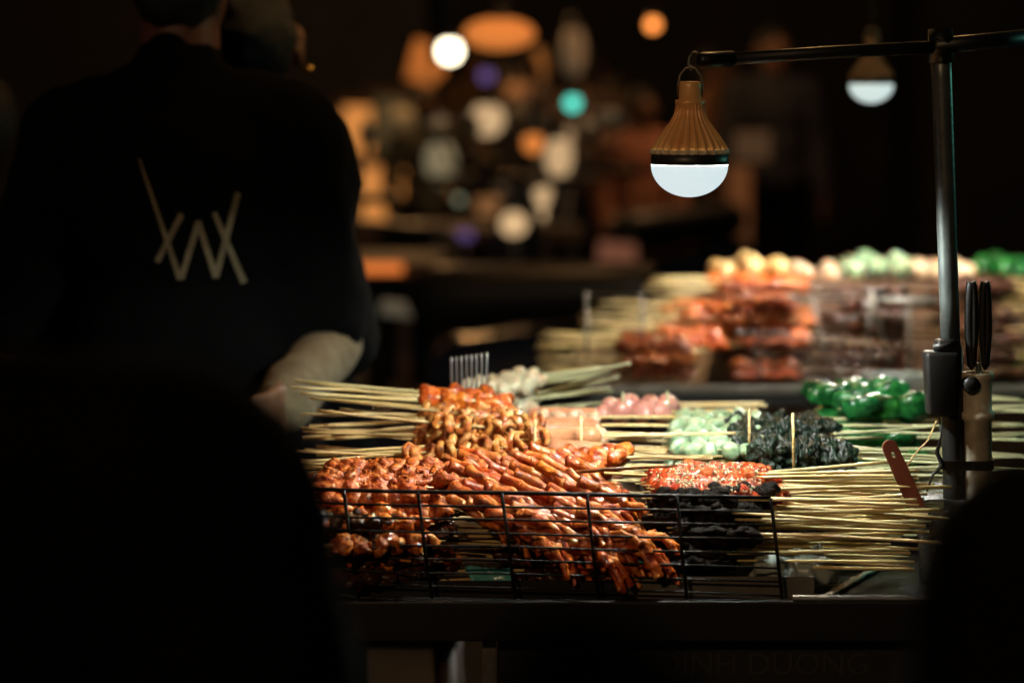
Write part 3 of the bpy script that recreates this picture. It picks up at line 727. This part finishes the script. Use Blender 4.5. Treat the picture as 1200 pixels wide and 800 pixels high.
pile2('dark', 'dark glazed skewer', 'right end of rear stall', 'dark skewers at the right of the rear stall', X(1105, 4.1), 4.02, 4.18, .89, 1.035, 3, 11, 1, stick='bamboo_oily', L=.27, yaw=(0, .07), slope=.04, xj=.03)
for i in range(15):
    px = [852, 885, 915, 948, 975, 1003, 1032, 1058, 1084, 1108, 1136, 1160, 1182, 1200, 868][i]
    py = [322, 314, 318, 322, 322, 318, 314, 314, 318, 320, 318, 316, 314, 318, 345][i]
    Y = 4.28 if i < 14 else 4.22
    kd = 'tofu' if i < 3 or i == 14 else ('peach' if i in (3, 4, 8, 9, 10) else ('paleg' if i in (5, 6, 7) else 'fargreen'))
    nm = {'tofu': 'golden tofu', 'peach': 'cream ball', 'paleg': 'pale green ball', 'fargreen': 'dark green'}[kd]
    p = at(px, py, Y)
    skewer(kd, p, PI / 2 + rnd.uniform(-.1, .1), 0, f'{nm} skewer in the top rear row, {["first","second","third","fourth","fifth","sixth","seventh","eighth","ninth","tenth","eleventh","twelfth","thirteenth","fourteenth","lowest"][i]} from left', 'skewers in the top rear row of the rear stall', L=.20, scale=1.5 if kd in ('peach', 'paleg') else 1.05, name='ball_skewer')
    NSK[0] += 0
bm = bmesh.new()
for i in range(8):
    box(bm, (X(846, 4.35), 4.20, Z2 + .002), (X(1215, 4.4), 4.55, Z2 + .155)) if i == 0 else None
tag(obj('crate', bm, M['wood'], None, False), 'dark wooden crate raising the top row of the rear stall', 'crate')
bm = bmesh.new(); c0 = at(1010, 430, 3.975); box(bm, (c0.x, 3.962, Z2 + .009), (c0.x + .115, 3.975, Z2 + .026), .002)
tag(obj('grey_box', bm, M['bag']), 'flat grey green plastic lid leaning before the rear stall rack', 'lid')

# ------------------------------------------------------------------ people
def capsule(bm, a, b, ra, rb, n=14):
    a = Vector(a); b = Vector(b); d = (b - a); Ld = d.length; d.normalize(); pts = []; rad = []
    for i in range(5):
        t = -PI / 2 + i * PI / 8; pts.append(a + d * ra * math.sin(t)); rad.append(max(.001, ra * math.cos(t)))
    for i in range(1, 5):
        pts.append(a.lerp(b, i / 5)); rad.append(ra + (rb - ra) * i / 5)
    for i in range(5):
        t = i * PI / 8; pts.append(b + d * rb * math.sin(t)); rad.append(max(.001, rb * math.cos(t)))
    tube(bm, pts, rad, n)
def remesh(bm, vox, smooth_it=2):
    me = bpy.data.meshes.new('tmp'); bm.to_mesh(me); bm.free()
    o = bpy.data.objects.new('tmp', me); C.objects.link(o)
    m = o.modifiers.new('r', 'REMESH'); m.mode = 'VOXEL'; m.voxel_size = vox
    s = o.modifiers.new('s', 'SMOOTH'); s.iterations = smooth_it; s.factor = .5
    dg = bpy.context.evaluated_depsgraph_get(); dg.update()
    res = bpy.data.meshes.new_from_object(o.evaluated_get(dg))
    bpy.data.objects.remove(o)
    b2_ = bmesh.new(); b2_.from_mesh(res); bpy.data.meshes.remove(res)
    return b2_
def skel(**ov):
    J = dict(head=(0, 0, 1.53), neck=(0, .01, 1.42), chest=(0, .01, 1.25), waist=(0, 0, 1.05), pelvis=(0, 0, .92))
    for s, n in ((-1, 'R'), (1, 'L')):
        J['sh' + n] = (s * .175, .01, 1.34); J['el' + n] = (s * .235, .03, 1.07); J['wr' + n] = (s * .24, -.05, .84)
        J['hip' + n] = (s * .09, 0, .90); J['kn' + n] = (s * .10, -.02, .48); J['an' + n] = (s * .10, .02, .08)
    J.update(ov); return {k: Vector(v) for k, v in J.items()}
def person(label, loc, rotz, J, top='cloth_jacket', legs='cloth_black', skin='skin', vox=.007, group=None, hair=True, pale_forearm=False, head_rot=(0, 0, 0), scale=1, top_vox=.010, long_hair=False):
    root = thing('person', label, 'person', loc, rotz, group); root.scale = (scale,) * 3
    bm = bmesh.new()
    HR = Matrix.Translation(J['head']) @ (Matrix.Rotation(head_rot[2], 4, 'Z') @ Matrix.Rotation(head_rot[0], 4, 'X') @ Matrix.Rotation(head_rot[1], 4, 'Y'))
    def hb(c, r3, sub=3): bmesh.ops.create_icosphere(bm, subdivisions=sub, radius=1, matrix=HR @ Matrix.Translation(c) @ Matrix.Diagonal((*r3, 1)))
    hb((0, .012, .025), (.076, .094, .088)); hb((0, -.02, -.03), (.060, .072, .080)); hb((0, -.055, -.085), (.030, .028, .022))
    hb((0, -.092, -.010), (.013, .020, .018)); hb((0, -.086, .010), (.009, .014, .026)); hb((0, -.083, -.048), (.022, .012, .006)); hb((0, -.081, -.060), (.019, .011, .006))
    for s in (-1, 1):
        hb((s * .080, .012, -.008), (.010, .020, .034)); hb((s * .088, .022, .006), (.009, .017, .022)); hb((s * .030, -.078, .014), (.013, .010, .008)); hb((s * .032, -.076, .033), (.020, .010, .006))
    capsule(bm, J['neck'] + Vector((0, .005, -.05)), HR @ Vector((0, .015, -.04)), .058, .052)
    def bodyparts(bm, e, arms=True, fore=True, torso=True):
        if torso:
            for c, r in ((J['chest'], (.150, .100, .15)), (J['waist'], (.130, .092, .14)), (J['pelvis'], (.150, .105, .10))):
                bmesh.ops.create_icosphere(bm, subdivisions=3, radius=1, matrix=Matrix.Translation(c) @ Matrix.Diagonal((r[0] + e, r[1] + e, r[2] + e, 1)))
            capsule(bm, J['neck'] + Vector((0, .01, -.055)), J['shL'], .055 + e, .052 + e); capsule(bm, J['neck'] + Vector((0, .01, -.055)), J['shR'], .055 + e, .052 + e)
        for n in 'RL':
            if arms: capsule(bm, J['sh' + n], J['el' + n], .052 + e, .041 + e)
            if fore: capsule(bm, J['el' + n], J['wr' + n], .040 + e, .028 + e)
    bodyparts(bm, 0)
    for n in 'RL':
        capsule(bm, J['hip' + n], J['kn' + n], .080, .055); capsule(bm, J['kn' + n], J['an' + n], .053, .036)
        capsule(bm, J['an' + n] + Vector((0, .02, -.04)), J['an' + n] + Vector((0, -.13, -.05)), .035, .028)
        d = (J['wr' + n] - J['el' + n]).normalized(); sx = -1 if n == 'R' else 1
        side = d.cross(Vector((sx, 0, 0))); side = side.normalized() if side.length > .1 else Vector((0, -1, 0))
        nor = d.cross(side).normalized()
        w0 = J['wr' + n]
        for k in range(4):
            off = side * ((k - 1.5) * .019)
            p0 = w0 + d * .01 + off * .5; p1 = w0 + d * .085 + off; l = (.032, .040, .037, .028)[k]
            p2 = p1 + (d + nor * .25).normalized() * l; p3 = p2 + (d + nor * .7).normalized() * l * .8
            capsule(bm, p0, p1, .014, .011, 8); capsule(bm, p1, p2, .0088, .008, 8); capsule(bm, p2, p3, .008, .0068, 8)
        p0 = w0 + d * .025 - side * .022; p1 = w0 + d * .06 - side * .045 + nor * .01; p2 = p1 + d * .03 + nor * .012
        capsule(bm, p0, p1, .013, .010, 8); capsule(bm, p1, p2, .0095, .008, 8)
    b = remesh(bm, vox, 1); obj('body', b, M[skin], root)
    # top
    bm = bmesh.new(); bodyparts(bm, .020, True, not pale_forearm)
    capsule(bm, J['neck'] + Vector((0, .005, -.045)), J['neck'] + Vector((0, .005, -.005)), .070, .064)
    b = remesh(bm, top_vox, 4); lumpy(b, .010, 9, 3, .004, 30); jk = obj('jacket', b, M[top], root)
    if pale_forearm:
        bm = bmesh.new()
        capsule(bm, J['elR'], J['wrR'] + (J['wrR'] - J['elR']).normalized() * .045, .042, .040)
        b = remesh(bm, .008, 3); lumpy(b, .006, 18, 1, .002, 60); obj('sleeve', b, M['cloth_pale'], root)
        bm = bmesh.new(); capsule(bm, J['elL'], J['wrL'], .046, .036); b = remesh(bm, .008, 3); obj('sleeve', b, M['cloth_pale'], root)
    bm = bmesh.new()
    for n in 'RL':
        capsule(bm, J['hip' + n], J['kn' + n], .096, .070); capsule(bm, J['kn' + n], J['an' + n] + Vector((0, 0, .03)), .068, .055)
    capsule(bm, J['hipR'], J['hipL'], .10, .10)
    b = remesh(bm, .014, 3); lumpy(b, .008, 10, 4); obj('trousers', b, M[legs], root)
    for n in 'RL':
        bm = bmesh.new(); a = J['an' + n]
        capsule(bm, a + Vector((0, .03, -.04)), a + Vector((0, -.15, -.045)), .046, .038); capsule(bm, a + Vector((0, .02, -.03)), a + Vector((0, .01, .03)), .05, .05)
        for v in bm.verts: v.co.z = max(v.co.z, .001)
        obj('shoe', bm, M['cloth_black'], root)
    if hair:
        bm = bmesh.new()
        def h2(c, r3): bmesh.ops.create_icosphere(bm, subdivisions=4, radius=1, matrix=HR @ Matrix.Translation(c) @ Matrix.Diagonal((*r3, 1)))
        h2((0, .026, .044), (.082, .098, .088)); h2((0, .052, -.005), (.066, .072, .080))
        if long_hair: h2((0, .065, -.09), (.075, .055, .15))
        b = remesh(bm, .009, 2); lumpy(b, .008, 35, 6, .004, 90); obj('hair', b, M['hair'], root)
    return root, jk, HR
# man with the printed jacket (back to us)
J1 = skel(head=(0, -.01, 1.545), shR=(-.145, .01, 1.32), shL=(.15, .01, 1.32), elR=(-.18, -.07, 1.06), wrR=(-.12, -.26, 1.0), elL=(.23, -.06, 1.08), wrL=(.15, -.26, 1.0))
x1 = at(215, 300, 3.25).x
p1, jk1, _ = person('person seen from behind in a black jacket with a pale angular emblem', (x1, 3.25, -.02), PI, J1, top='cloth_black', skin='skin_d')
# emblem on the back, projected on the jacket
bpy.context.view_layer.update()
mw = p1.matrix_world.copy()
tmp = bmesh.new(); tmp.from_mesh(jk1.data); tmp.transform(mw); bv = BVHTree.FromBMesh(tmp); tmp.free()
bm = bmesh.new(); inv = mw.inverted()
for (xa, ya, xb, yb, w0, w1) in [(163, 186, 211, 327, 2, 7), (213, 251, 184, 307, 7, 6), (212, 327, 233, 259, 7, 7), (232, 259, 253, 325, 7, 7), (253, 325, 279, 226, 7, 7), (251, 249, 286, 331, 6, 8)]:
    A = Vector((xa, ya)); B = Vector((xb, yb)); dr = (B - A).normalized(); nr = Vector((-dr.y, dr.x)); prev = None
    for i in range(25):
        t = i / 24; c = A.lerp(B, t); wd = (w0 + (w1 - w0) * t) / 2; row = []
        for s in (-1, 0, 1):
            q = c + nr * wd * s; d = (at(q.x, q.y, 3) - CAM).normalized(); hit = bv.ray_cast(CAM, d)
            if hit[0] is None: break
            row.append(bm.verts.new(inv @ (hit[0] - d * .003)))
        if len(row) == 3 and prev:
            bm.faces.new((prev[0], prev[1], row[1], row[0])); bm.faces.new((prev[1], prev[2], row[2], row[1]))
        prev = row if len(row) == 3 else None
bmesh.ops.recalc_face_normals(bm, faces=bm.faces)
em = obj('emblem', bm, M['logo'], jk1, smooth=True)
# second customer, to the right, bending a pale sleeved forearm
x2 = at(285, 300, 3.45).x
J2 = skel(head=(.012, -.10, 1.43), neck=(.01, -.03, 1.37), elR=(-.10, .02, 1.05), wrR=(-.02, -.30, .94))
# rotate so the figure faces away from the camera (rot pi): local x = -world x
loc2 = Vector((x2, 3.45, -.02))
def to_local(p, loc, rz): return Matrix.Rotation(-rz, 3, 'Z') @ (Vector(p) - loc)
eW = at(400, 396, 3.36); wW = at(346, 458, 3.14)
J2['shR'] = to_local(at(330, 180, 3.45), loc2, PI); J2['elR'] = to_local(eW, loc2, PI); J2['wrR'] = to_local(wW, loc2, PI)
J2['shL'] = Vector((.19, .0, 1.33)); J2['elL'] = Vector((.22, -.08, 1.07)); J2['wrL'] = Vector((.12, -.25, 1.0))
p2, jk2, HR2 = person('person in a charcoal jacket with a pale forearm sleeve and gold earring, bending over', loc2, PI, J2, top='cloth_jacket', pale_forearm=True, head_rot=(R(38), R(10), R(20)), vox=.0065)
bm = bmesh.new(); blob(bm, HR2 @ Vector((-.090, .010, -.045)), (.006, .006, .006), 2); obj('earring', bm, M['gold'], p2)
# near customers, cropped by the frame
xl = at(-203, 500, 1.22).x
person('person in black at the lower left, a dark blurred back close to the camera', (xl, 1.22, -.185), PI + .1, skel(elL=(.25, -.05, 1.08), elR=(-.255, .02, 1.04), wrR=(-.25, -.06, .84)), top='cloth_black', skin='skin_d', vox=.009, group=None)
xr = at(1690, 500, 1.12).x
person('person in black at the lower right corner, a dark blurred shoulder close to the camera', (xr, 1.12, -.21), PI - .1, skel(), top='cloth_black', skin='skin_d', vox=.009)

# ------------------------------------------------------------------ setting
bm = bmesh.new(); box(bm, (-40, -8, -.05), (40, 60, 0)); struct('street', bm, M['asphalt'])

# background: people, scooters, lamps, shop fronts
def lampball(px, py, Y, r, col, s, lab, shape=(1, 1, 1), cat='lamp', name='street_lamp', cord=True, group='lamps glowing far behind the stalls'):
    p = at(px, py, Y); t = thing(name, lab, cat, p, 0, group)
    bm = bmesh.new(); blob(bm, (0, 0, 0), (r * shape[0], r * shape[1], r * shape[2]), 3); obj('globe', bm, emi('glow_' + name, col, s), t)
    bm = bmesh.new(); rr = r * min(1, shape[0]); lathe(bm, [(.004, r * shape[2] + .06), (.014, r * shape[2] + .05), (rr * .5, r * shape[2] * .98), (rr * .55, r * shape[2] * .80)], 16); obj('cap', bm, M['blackp'], t)
    if cord:
        bm = bmesh.new(); tube(bm, [(0, 0, r * shape[2] + .05), (0, 0, 3.4 - p.z)], .004, 6); obj('cord', bm, M['blackp'], t)
    return t
WARM = (1, .62, .26); ORG = (1, .30, .06); CREAM = (1, .66, .34)
lampball(527, 60, 9, .042, (1, .88, .60), 7, 'bright cream white lamp high left of centre')
lampball(570, 89, 11, .032, (.28, .17, .55), .55, 'small violet lamp beside the bright cream lamp')
lampball(671, 121, 10, .030, (.10, .75, .58), 1.9, 'small teal lamp hanging above the middle')
lampball(571, 140, 10, .070, CREAM, .62, 'large cream globe lamp under the orange lantern')
lampball(765, 29, 10, .026, ORG, 3.0, 'small orange lamp left of the hanging bulb')
lampball(585, 40, 8, .062, ORG, .62, 'wide orange paper lantern at the top', shape=(1.9, 1.2, .85), cat='lantern', name='paper_lantern')
lampball(508, 82, 8.4, .040, ORG, .30, 'dim orange paper lantern left of the wide one', shape=(1.1, 1.1, 1), cat='lantern', name='paper_lantern')
lampball(625, 168, 9.5, .040, ORG, .8, 'orange lantern next to the cream tall lantern', cat='lantern', name='paper_lantern')
lampball(655, 184, 9.2, .058, CREAM, .55, 'cream oval lantern right of the orange one', shape=(.9, .9, 1.4), cat='lantern', name='paper_lantern')
lampball(516, 190, 9.4, .062, (1, .85, .5), .16, 'dim cream tall lantern in the middle left', shape=(1, 1, 1.5), cat='lantern', name='paper_lantern')
lampball(843, 277, 12, .020, (1, .5, .25), .7, 'tiny faint orange lamp below the hanging bulb')
lampball(672, 60, 12, .06, (1, .75, .45), .06, 'very dim brownish lantern above the teal lamp', shape=(1, 1, 2.2), cat='lantern', name='paper_lantern')
lampball(538, 234, 12, .020, (.8, .9, .6), .35, 'tiny dim lamp under the tall cream lantern')
for i, (px, py, Y, rr, col, s_, lab, sh) in enumerate([
    (610, 110, 13, .09, (.9, .5, .25), .035, 'faint brown paper lantern below the wide orange one', (1, 1, .8)),
    (478, 140, 13, .08, (.7, .6, .35), .05, 'faint olive paper lantern left of the large cream globe', (1.4, 1, 1)),
    (545, 345, 11, .035, (1, .5, .3), .25, 'added small salmon glow for a scooter reflection behind the orange chunks', (1, 1, 1.2)),  # glow added in place of a reflection off a scooter
    (700, 215, 14, .12, (.9, .6, .3), .03, 'faint wide lantern left of the hanging bulb', (1.3, 1, .8)),
    (735, 225, 13, .09, (1, .6, .35), .04, 'faint salmon lantern just left of the hanging bulb', (1.2, 1, .7)),
    (600, 215, 13, .07, (.9, .6, .35), .07, 'faint round lantern above the row of three lights', (1.4, 1, .8)),
    (640, 320, 12, .08, (.8, .4, .3), .03, 'faint reddish lantern below the row of three lights', (1, 1, 1.3)),
    (500, 60, 14, .07, (.9, .4, .15), .08, 'faint orange lantern at the upper left of the lamps', (1.2, 1, .8))]):
    lampball(px, py, Y, rr, col, s_, lab, shape=sh, cat='lantern', name='paper_lantern')
# illuminated upright signboards / windows on the shop fronts
def shop(x0, x1, y0, y1, h, lab, wins):
    t = thing('shop_building', lab, 'shop', ((x0 + x1) / 2, (y0 + y1) / 2, 0), 0, 'shop houses behind the market')
    bm = bmesh.new(); box(bm, (x0, y0, 0), (x1, y1, h)); rel(t, obj('wall', bm, M['wall'], t, False))
    bm = bmesh.new(); box(bm, (x0 - .1, y0 - .35, 2.75), (x1 + .1, y0 - .003, 2.83)); rel(t, obj('awning', bm, M['wood'], t, False))
    for (px0, py0, px1, py1, col, s) in wins:
        a = at(px0, py1, y0 - .01); b = at(px1, py0, y0 - .01)
        bm = bmesh.new(); box(bm, (a.x - .06, y0 - .05, a.z - .06), (b.x + .06, y0 - .003, b.z + .06)); f = rel(t, obj('window', bm, M['wood'], t, False))
        bm = bmesh.new(); box(bm, (a.x, y0 - .06, a.z), (b.x, y0 - .051, b.z)); g = obj('pane', bm, emi('lit_window', col, s), f, False)
shop(-4.5, -.52, 15, 19, 6.5, 'dark shop house at the left with tall amber windows', [(403, 125, 436, 180, (1, .38, .09), .62), (424, 195, 452, 272, (1, .38, .09), .60), (459, 185, 484, 248, (1, .38, .09), .5), (440, 115, 478, 180, (.5, .5, .3), .03)])
shop(-.45, 2.6, 16.5, 20, 6, 'dark shop house in the centre with a dim brown window', [(690, 100, 720, 190, (.6, .45, .25), .02), (585, 80, 640, 110, (1, .5, .2), .05)])
shop(2.65, 9, 15.5, 20, 7, 'dark shop house at the right edge', [])
shop(-12, -4.55, 14, 19, 6, 'dark shop house beyond the left customers', [])
# light tower pieces: orange board right of bulb
t = thing('light_board', 'tall orange lit signboard right of the hanging bulb', 'signboard', (at(866, 250, 11).x, 11, 0))
a = at(852, 305, 11); b = at(880, 205, 11)
bm = bmesh.new(); box(bm, (a.x, 10.98, a.z), (b.x, 11.05, b.z + .04)); rel(t, obj('board', bm, emi('board_glow', (1, .36, .12), .07), t, False))
bm = bmesh.new(); box(bm, (a.x + .03, 11.0, 0), (b.x - .03, 11.04, a.z - .002)); rel(t, obj('leg', bm, M['wood'], t, False))
bm = bmesh.new(); a2 = at(862, 200, 11); b2_ = at(902, 165, 11); box(bm, (a2.x, 10.98, a2.z + .045), (b2_.x, 11.05, b2_.z + .04)); rel(t, obj('board', bm, emi('board_dim', (1, .62, .35), .03), t, False))
for i, (px0, py0, px1, py1, Y, col, s_, lab) in enumerate([
    (645, 150, 668, 212, 12.5, (1, .68, .36), .35, 'narrow cream lit signboard behind the cream oval lantern'),
    (497, 172, 530, 215, 13.0, (.9, .75, .42), .20, 'pale lit signboard behind the dim tall lantern'),
    (480, 50, 515, 98, 13.5, (1, .36, .08), .22, 'orange lit signboard behind the bright cream lamp'),
    (428, 292, 470, 318, 9.5, (1, .30, .06), .50, 'low orange lit signboard beside the customers'),
    (700, 285, 745, 325, 9.9, (1, .40, .24), .11, 'added dim salmon glow for lit clothes left of the rear stall'),  # glowing board added in place of lamplit clothing
    (558, 232, 600, 252, 13.8, (1, .5, .2), .16, 'small brown orange signboard above the row of three lights'),
    (590, 255, 690, 272, 14.5, (1, .55, .22), .30, 'long low amber light box behind the row of headlamps'),
    (520, 200, 548, 235, 14.2, (1, .45, .15), .14, 'amber signboard in the middle of the lamps'),
    (600, 60, 640, 92, 14.4, (1, .40, .10), .18, 'orange signboard right under the wide lantern'),
    (470, 285, 545, 300, 10.4, (.8, .5, .35), .07, 'dim long brown light box below the violet strip'),
    (500, 330, 540, 356, 9.0, (1, .6, .4), .08, 'added faint cream glow for a scooter reflection behind the steel comb'),  # glowing board added as a reflection off a parked scooter
    (445, 355, 500, 372, 7.8, (.75, .75, .6), .06, 'added faint grey glow for a seat reflection beside the pale sleeve')]):  # glowing board added for the sheen on a scooter seat
    a = at(px0, py1, Y); b = at(px1, py0, Y); c = (a + b) / 2
    t = thing('light_board', lab, 'signboard', (c.x, Y, 0), 0, 'lit signboards behind the market')
    ti = [.15, -.2, .3, -.35, .1, 0, .02, .25, -.25, .05, -.3, .1][i]
    bm = bmesh.new(); box(bm, (a.x - c.x, 0, a.z - c.z), (b.x - c.x, .05, b.z - c.z), .01); bmesh.ops.rotate(bm, verts=bm.verts, matrix=Matrix.Rotation(ti, 3, 'Y'))
    o = obj('board', bm, emi('board_glow', col, s_), t, False); o.location.z = c.z
    bm = bmesh.new(); box(bm, (-.02, .055, 0), (.02, .09, c.z)); obj('post', bm, M['wood'], t, False)
# scooters
def scooter():
    t = thing('motor_scooter', '', 'scooter', (0, 0, 0), 0, 'scooters in the lane behind')
    bm = bmesh.new()
    capsule(bm, (0, -.28, .45), (0, -.22, .92), .10, .06); capsule(bm, (0, -.2, .32), (0, .25, .30), .10, .11); capsule(bm, (0, .2, .5), (0, .75, .62), .13, .09)
    b = remesh(bm, .02, 3); obj('body', b, mat('scooter_paint', (.02, .02, .03), .25, coat=1), t)
    for y in (-.55, .62):
        bm = bmesh.new(); n = 28; pts = [Vector((0, y + .22 * math.cos(2 * PI * i / n), .26 + .22 * math.sin(2 * PI * i / n))) for i in range(n + 1)]
        tube(bm, pts, .045, 10); wh = obj('wheel', bm, M['blackp'], t)
        bm = bmesh.new(); tube(bm, [(-.03, y, .26), (.03, y, .26)], .07, 16); tube(bm, [(0, y - .2, .26), (0, y + .2, .26)], .012, 6); tube(bm, [(0, y, .06), (0, y, .46)], .012, 6); obj('rim', bm, M['steel'], wh)
    bm = bmesh.new(); capsule(bm, (0, .12, .74), (0, .72, .78), .10, .08); obj('seat', bm, M['blackp'], t)
    bm = bmesh.new(); tube(bm, [(0, -.52, .26), (0, -.40, .6), (0, -.26, 1.0)], .025, 10); obj('fork', bm, M['blackp'], t)
    bm = bmesh.new(); tube(bm, [(-.33, -.12, 1.02), (-.15, -.24, 1.02), (.15, -.24, 1.02), (.33, -.12, 1.02)], .016, 10); obj('handlebar', bm, M['blackp'], t)
    for s in (-1, 1):
        bm = bmesh.new(); tube(bm, [(s * .2, -.2, 1.02), (s * .28, -.2, 1.18)], .006, 6); blob(bm, (s * .28, -.2, 1.22), (.06, .015, .045), 2); obj('mirror', bm, M['steel'], t)
    return t
SC = [(602, 262, 8.8, CREAM, .72, 'cream lit headlamp, leftmost of the three lights in a row'), (637, 258, 10.9, CREAM, .95, 'scooter with the middle headlamp of three lights in a row'), (668, 264, 13.0, CREAM, .95, 'scooter with the rightmost headlamp of three lights in a row')]
proto = scooter()
def copy_tree(o, parent=None):
    c = o.copy(); C.objects.link(c); c.parent = parent
    for ch in list(o.children): copy_tree(ch, c)
    return c
for i, (px, py, Y, col, s, lab) in enumerate(SC):
    o = proto if i == 0 else copy_tree(proto)
    p = at(px, py, Y); o.location = (p.x, Y + .36, p.z - .83); o.location.z = 0
    o['label'] = ('scooter with a ' + lab) if i == 0 else lab
    bm = bmesh.new(); blob(bm, (0, -.38, p.z), (.05, .03, .045), 3); obj('headlight', bm, emi('headlamp', col, s), o)
o = copy_tree(proto); o.location = (at(470, 300, 7.2).x, 7.2, 0); o.rotation_euler.z = R(255); o['label'] = 'dark unlit scooter parked sideways behind the customers'
for ch in list(o.children):
    if ch.name.startswith('headlight'): bpy.data.objects.remove(ch)
for i, (px, Y, rz, lab) in enumerate([(545, 9.2, 60, 'dark scooter parked at an angle under the violet lit stall'), (712, 10.2, -50, 'dark scooter parked left of the rear stall'), (640, 14.5, 100, 'dark scooter parked sideways far behind the headlamps')]):
    o = copy_tree(proto); o.location = (at(px, 300, Y).x, Y, 0); o.rotation_euler.z = R(rz); o['label'] = lab
    for ch in list(o.children):
        if ch.name.startswith('headlight'): bpy.data.objects.remove(ch)
# purple glow strip stall
def bgstall(px, Y, wd, zt, lab, strip=None):
    x = at(px, 300, Y).x; t = thing('market_stall', lab, 'stall', (x, Y, 0), 0, 'stalls far behind')
    bm = bmesh.new(); box(bm, (-wd / 2, -.3, zt - .05), (wd / 2, .3, zt), .005); obj('table_top', bm, M['wood'], t, False)
    for sx in (-1, 1):
        for sy in (-1, 1):
            bm = bmesh.new(); box(bm, (sx * (wd / 2 - .05) - .02, sy * .25 - .02, 0), (sx * (wd / 2 - .05) + .02, sy * .25 + .02, zt - .052)); obj('leg', bm, M['rod'], t, False)
    if strip:
        bm = bmesh.new(); tube(bm, [(strip[0], -.315, zt - .02), (strip[1], -.315, zt - .02)], .018, 8); obj('light_strip', bm, emi('strip_glow', strip[2], strip[3]), t)
    return t
bgstall(520, 9.6, 1.1, at(500, 264, 9.6).z, 'low stall with a violet light strip on its edge', (-.07, .12, (.30, .18, .6), .3))
bgstall(450, 8.6, .5, at(450, 300, 8.6).z, 'small stall with an orange lit edge beside the customers', (-.07, .08, (1, .25, .05), .8))
# distant people
def bgperson(px, Y, cloth, lab, sc_=1, rz=0, **ov):
    M['bg_' + lab] = mat('distant_cloth', cloth, .85, bump=.3, bf=60)
    person(lab, (at(px, 300, Y).x, Y, 0), rz, skel(**ov), top='bg_' + lab, vox=.013, top_vox=.018, group='people strolling in the lane behind', scale=sc_)
bgperson(752, 11.4, (.42, .17, .10), 'person in a salmon top left of the rear stall', .82, .3)
bgperson(905, 12, (.02, .022, .03), 'person in dark blue behind the rear stall', 1.0, .2)
bgperson(690, 12.8, (.08, .05, .04), 'person in brown standing behind the headlamps', .95, PI - .3)
bgperson(500, 12.5, (.10, .095, .07), 'person in pale grey behind the violet lit stall', .82, .4)
light('lantern_glow', 'POINT', at(600, 60, 7.2) + Vector((0, 0, .5)), 9, (1, .5, .18), .1)
light('lane_glow', 'POINT', (-.6, 12.6, 2.2), 34, (1, .5, .18), .1)
light('lane_glow_right', 'POINT', (1.1, 11.0, 2.2), 20, (1, .5, .2), .1)
light('lantern_glow_right', 'POINT', at(900, 60, 7.0) + Vector((0, 0, .6)), 6, (1, .5, .2), .1)
bgperson(560, 15.5, (.20, .12, .06), 'person in tan walking far behind under the cream lamps', 1.0, .8)
bgperson(615, 14.0, (.03, .03, .04), 'person in dark clothes standing far behind the headlamps', .95, 2.0)
bgperson(838, 13.0, (.25, .12, .06), 'person in orange brown far behind, below the hanging bulb', .95, 1.2)
# plastic stool under the left end of the cart
t = thing('plastic_stool', 'dim red brown plastic stool behind the open left side of the cart', 'stool', (at(462, 730, 3.3).x - .06, 3.4, 0))
bm = bmesh.new(); box(bm, (-.15, -.15, .60), (.15, .15, .635), .008); obj('seat', bm, M['dimplastic'], t)
for sx in (-1, 1):
    for sy in (-1, 1):
        bm = bmesh.new(); tube(bm, [(sx * .16, sy * .16, 0), (sx * .13, sy * .13, .60)], .016, 8); obj('leg', bm, M['dimplastic'], t)
bm = bmesh.new(); tube(bm, [(-.14, -.14, .3), (.14, -.14, .3), (.14, .14, .3), (-.14, .14, .3), (-.14, -.14, .3)], .010, 6); obj('stretcher', bm, M['dimplastic'], t)

# ------------------------------------------------------------------ render settings
sc.render.engine = 'CYCLES'
vs_ = sc.view_settings; sc.display_settings.display_device = 'sRGB'
vs_.view_transform = 'Standard'; vs_.look = 'None'; vs_.exposure = 0; vs_.gamma = 1; vs_.use_curve_mapping = False
cy = sc.cycles; cy.use_denoising = True
try: cy.denoiser = 'OPENIMAGEDENOISE'
except Exception: pass
cy.max_bounces = 6; cy.diffuse_bounces = 3; cy.glossy_bounces = 3; cy.transmission_bounces = 5; cy.sample_clamp_indirect = 3
cy.caustics_reflective = False; cy.caustics_refractive = False
print('skewers', NSK[0], 'objects', len(sc.objects))
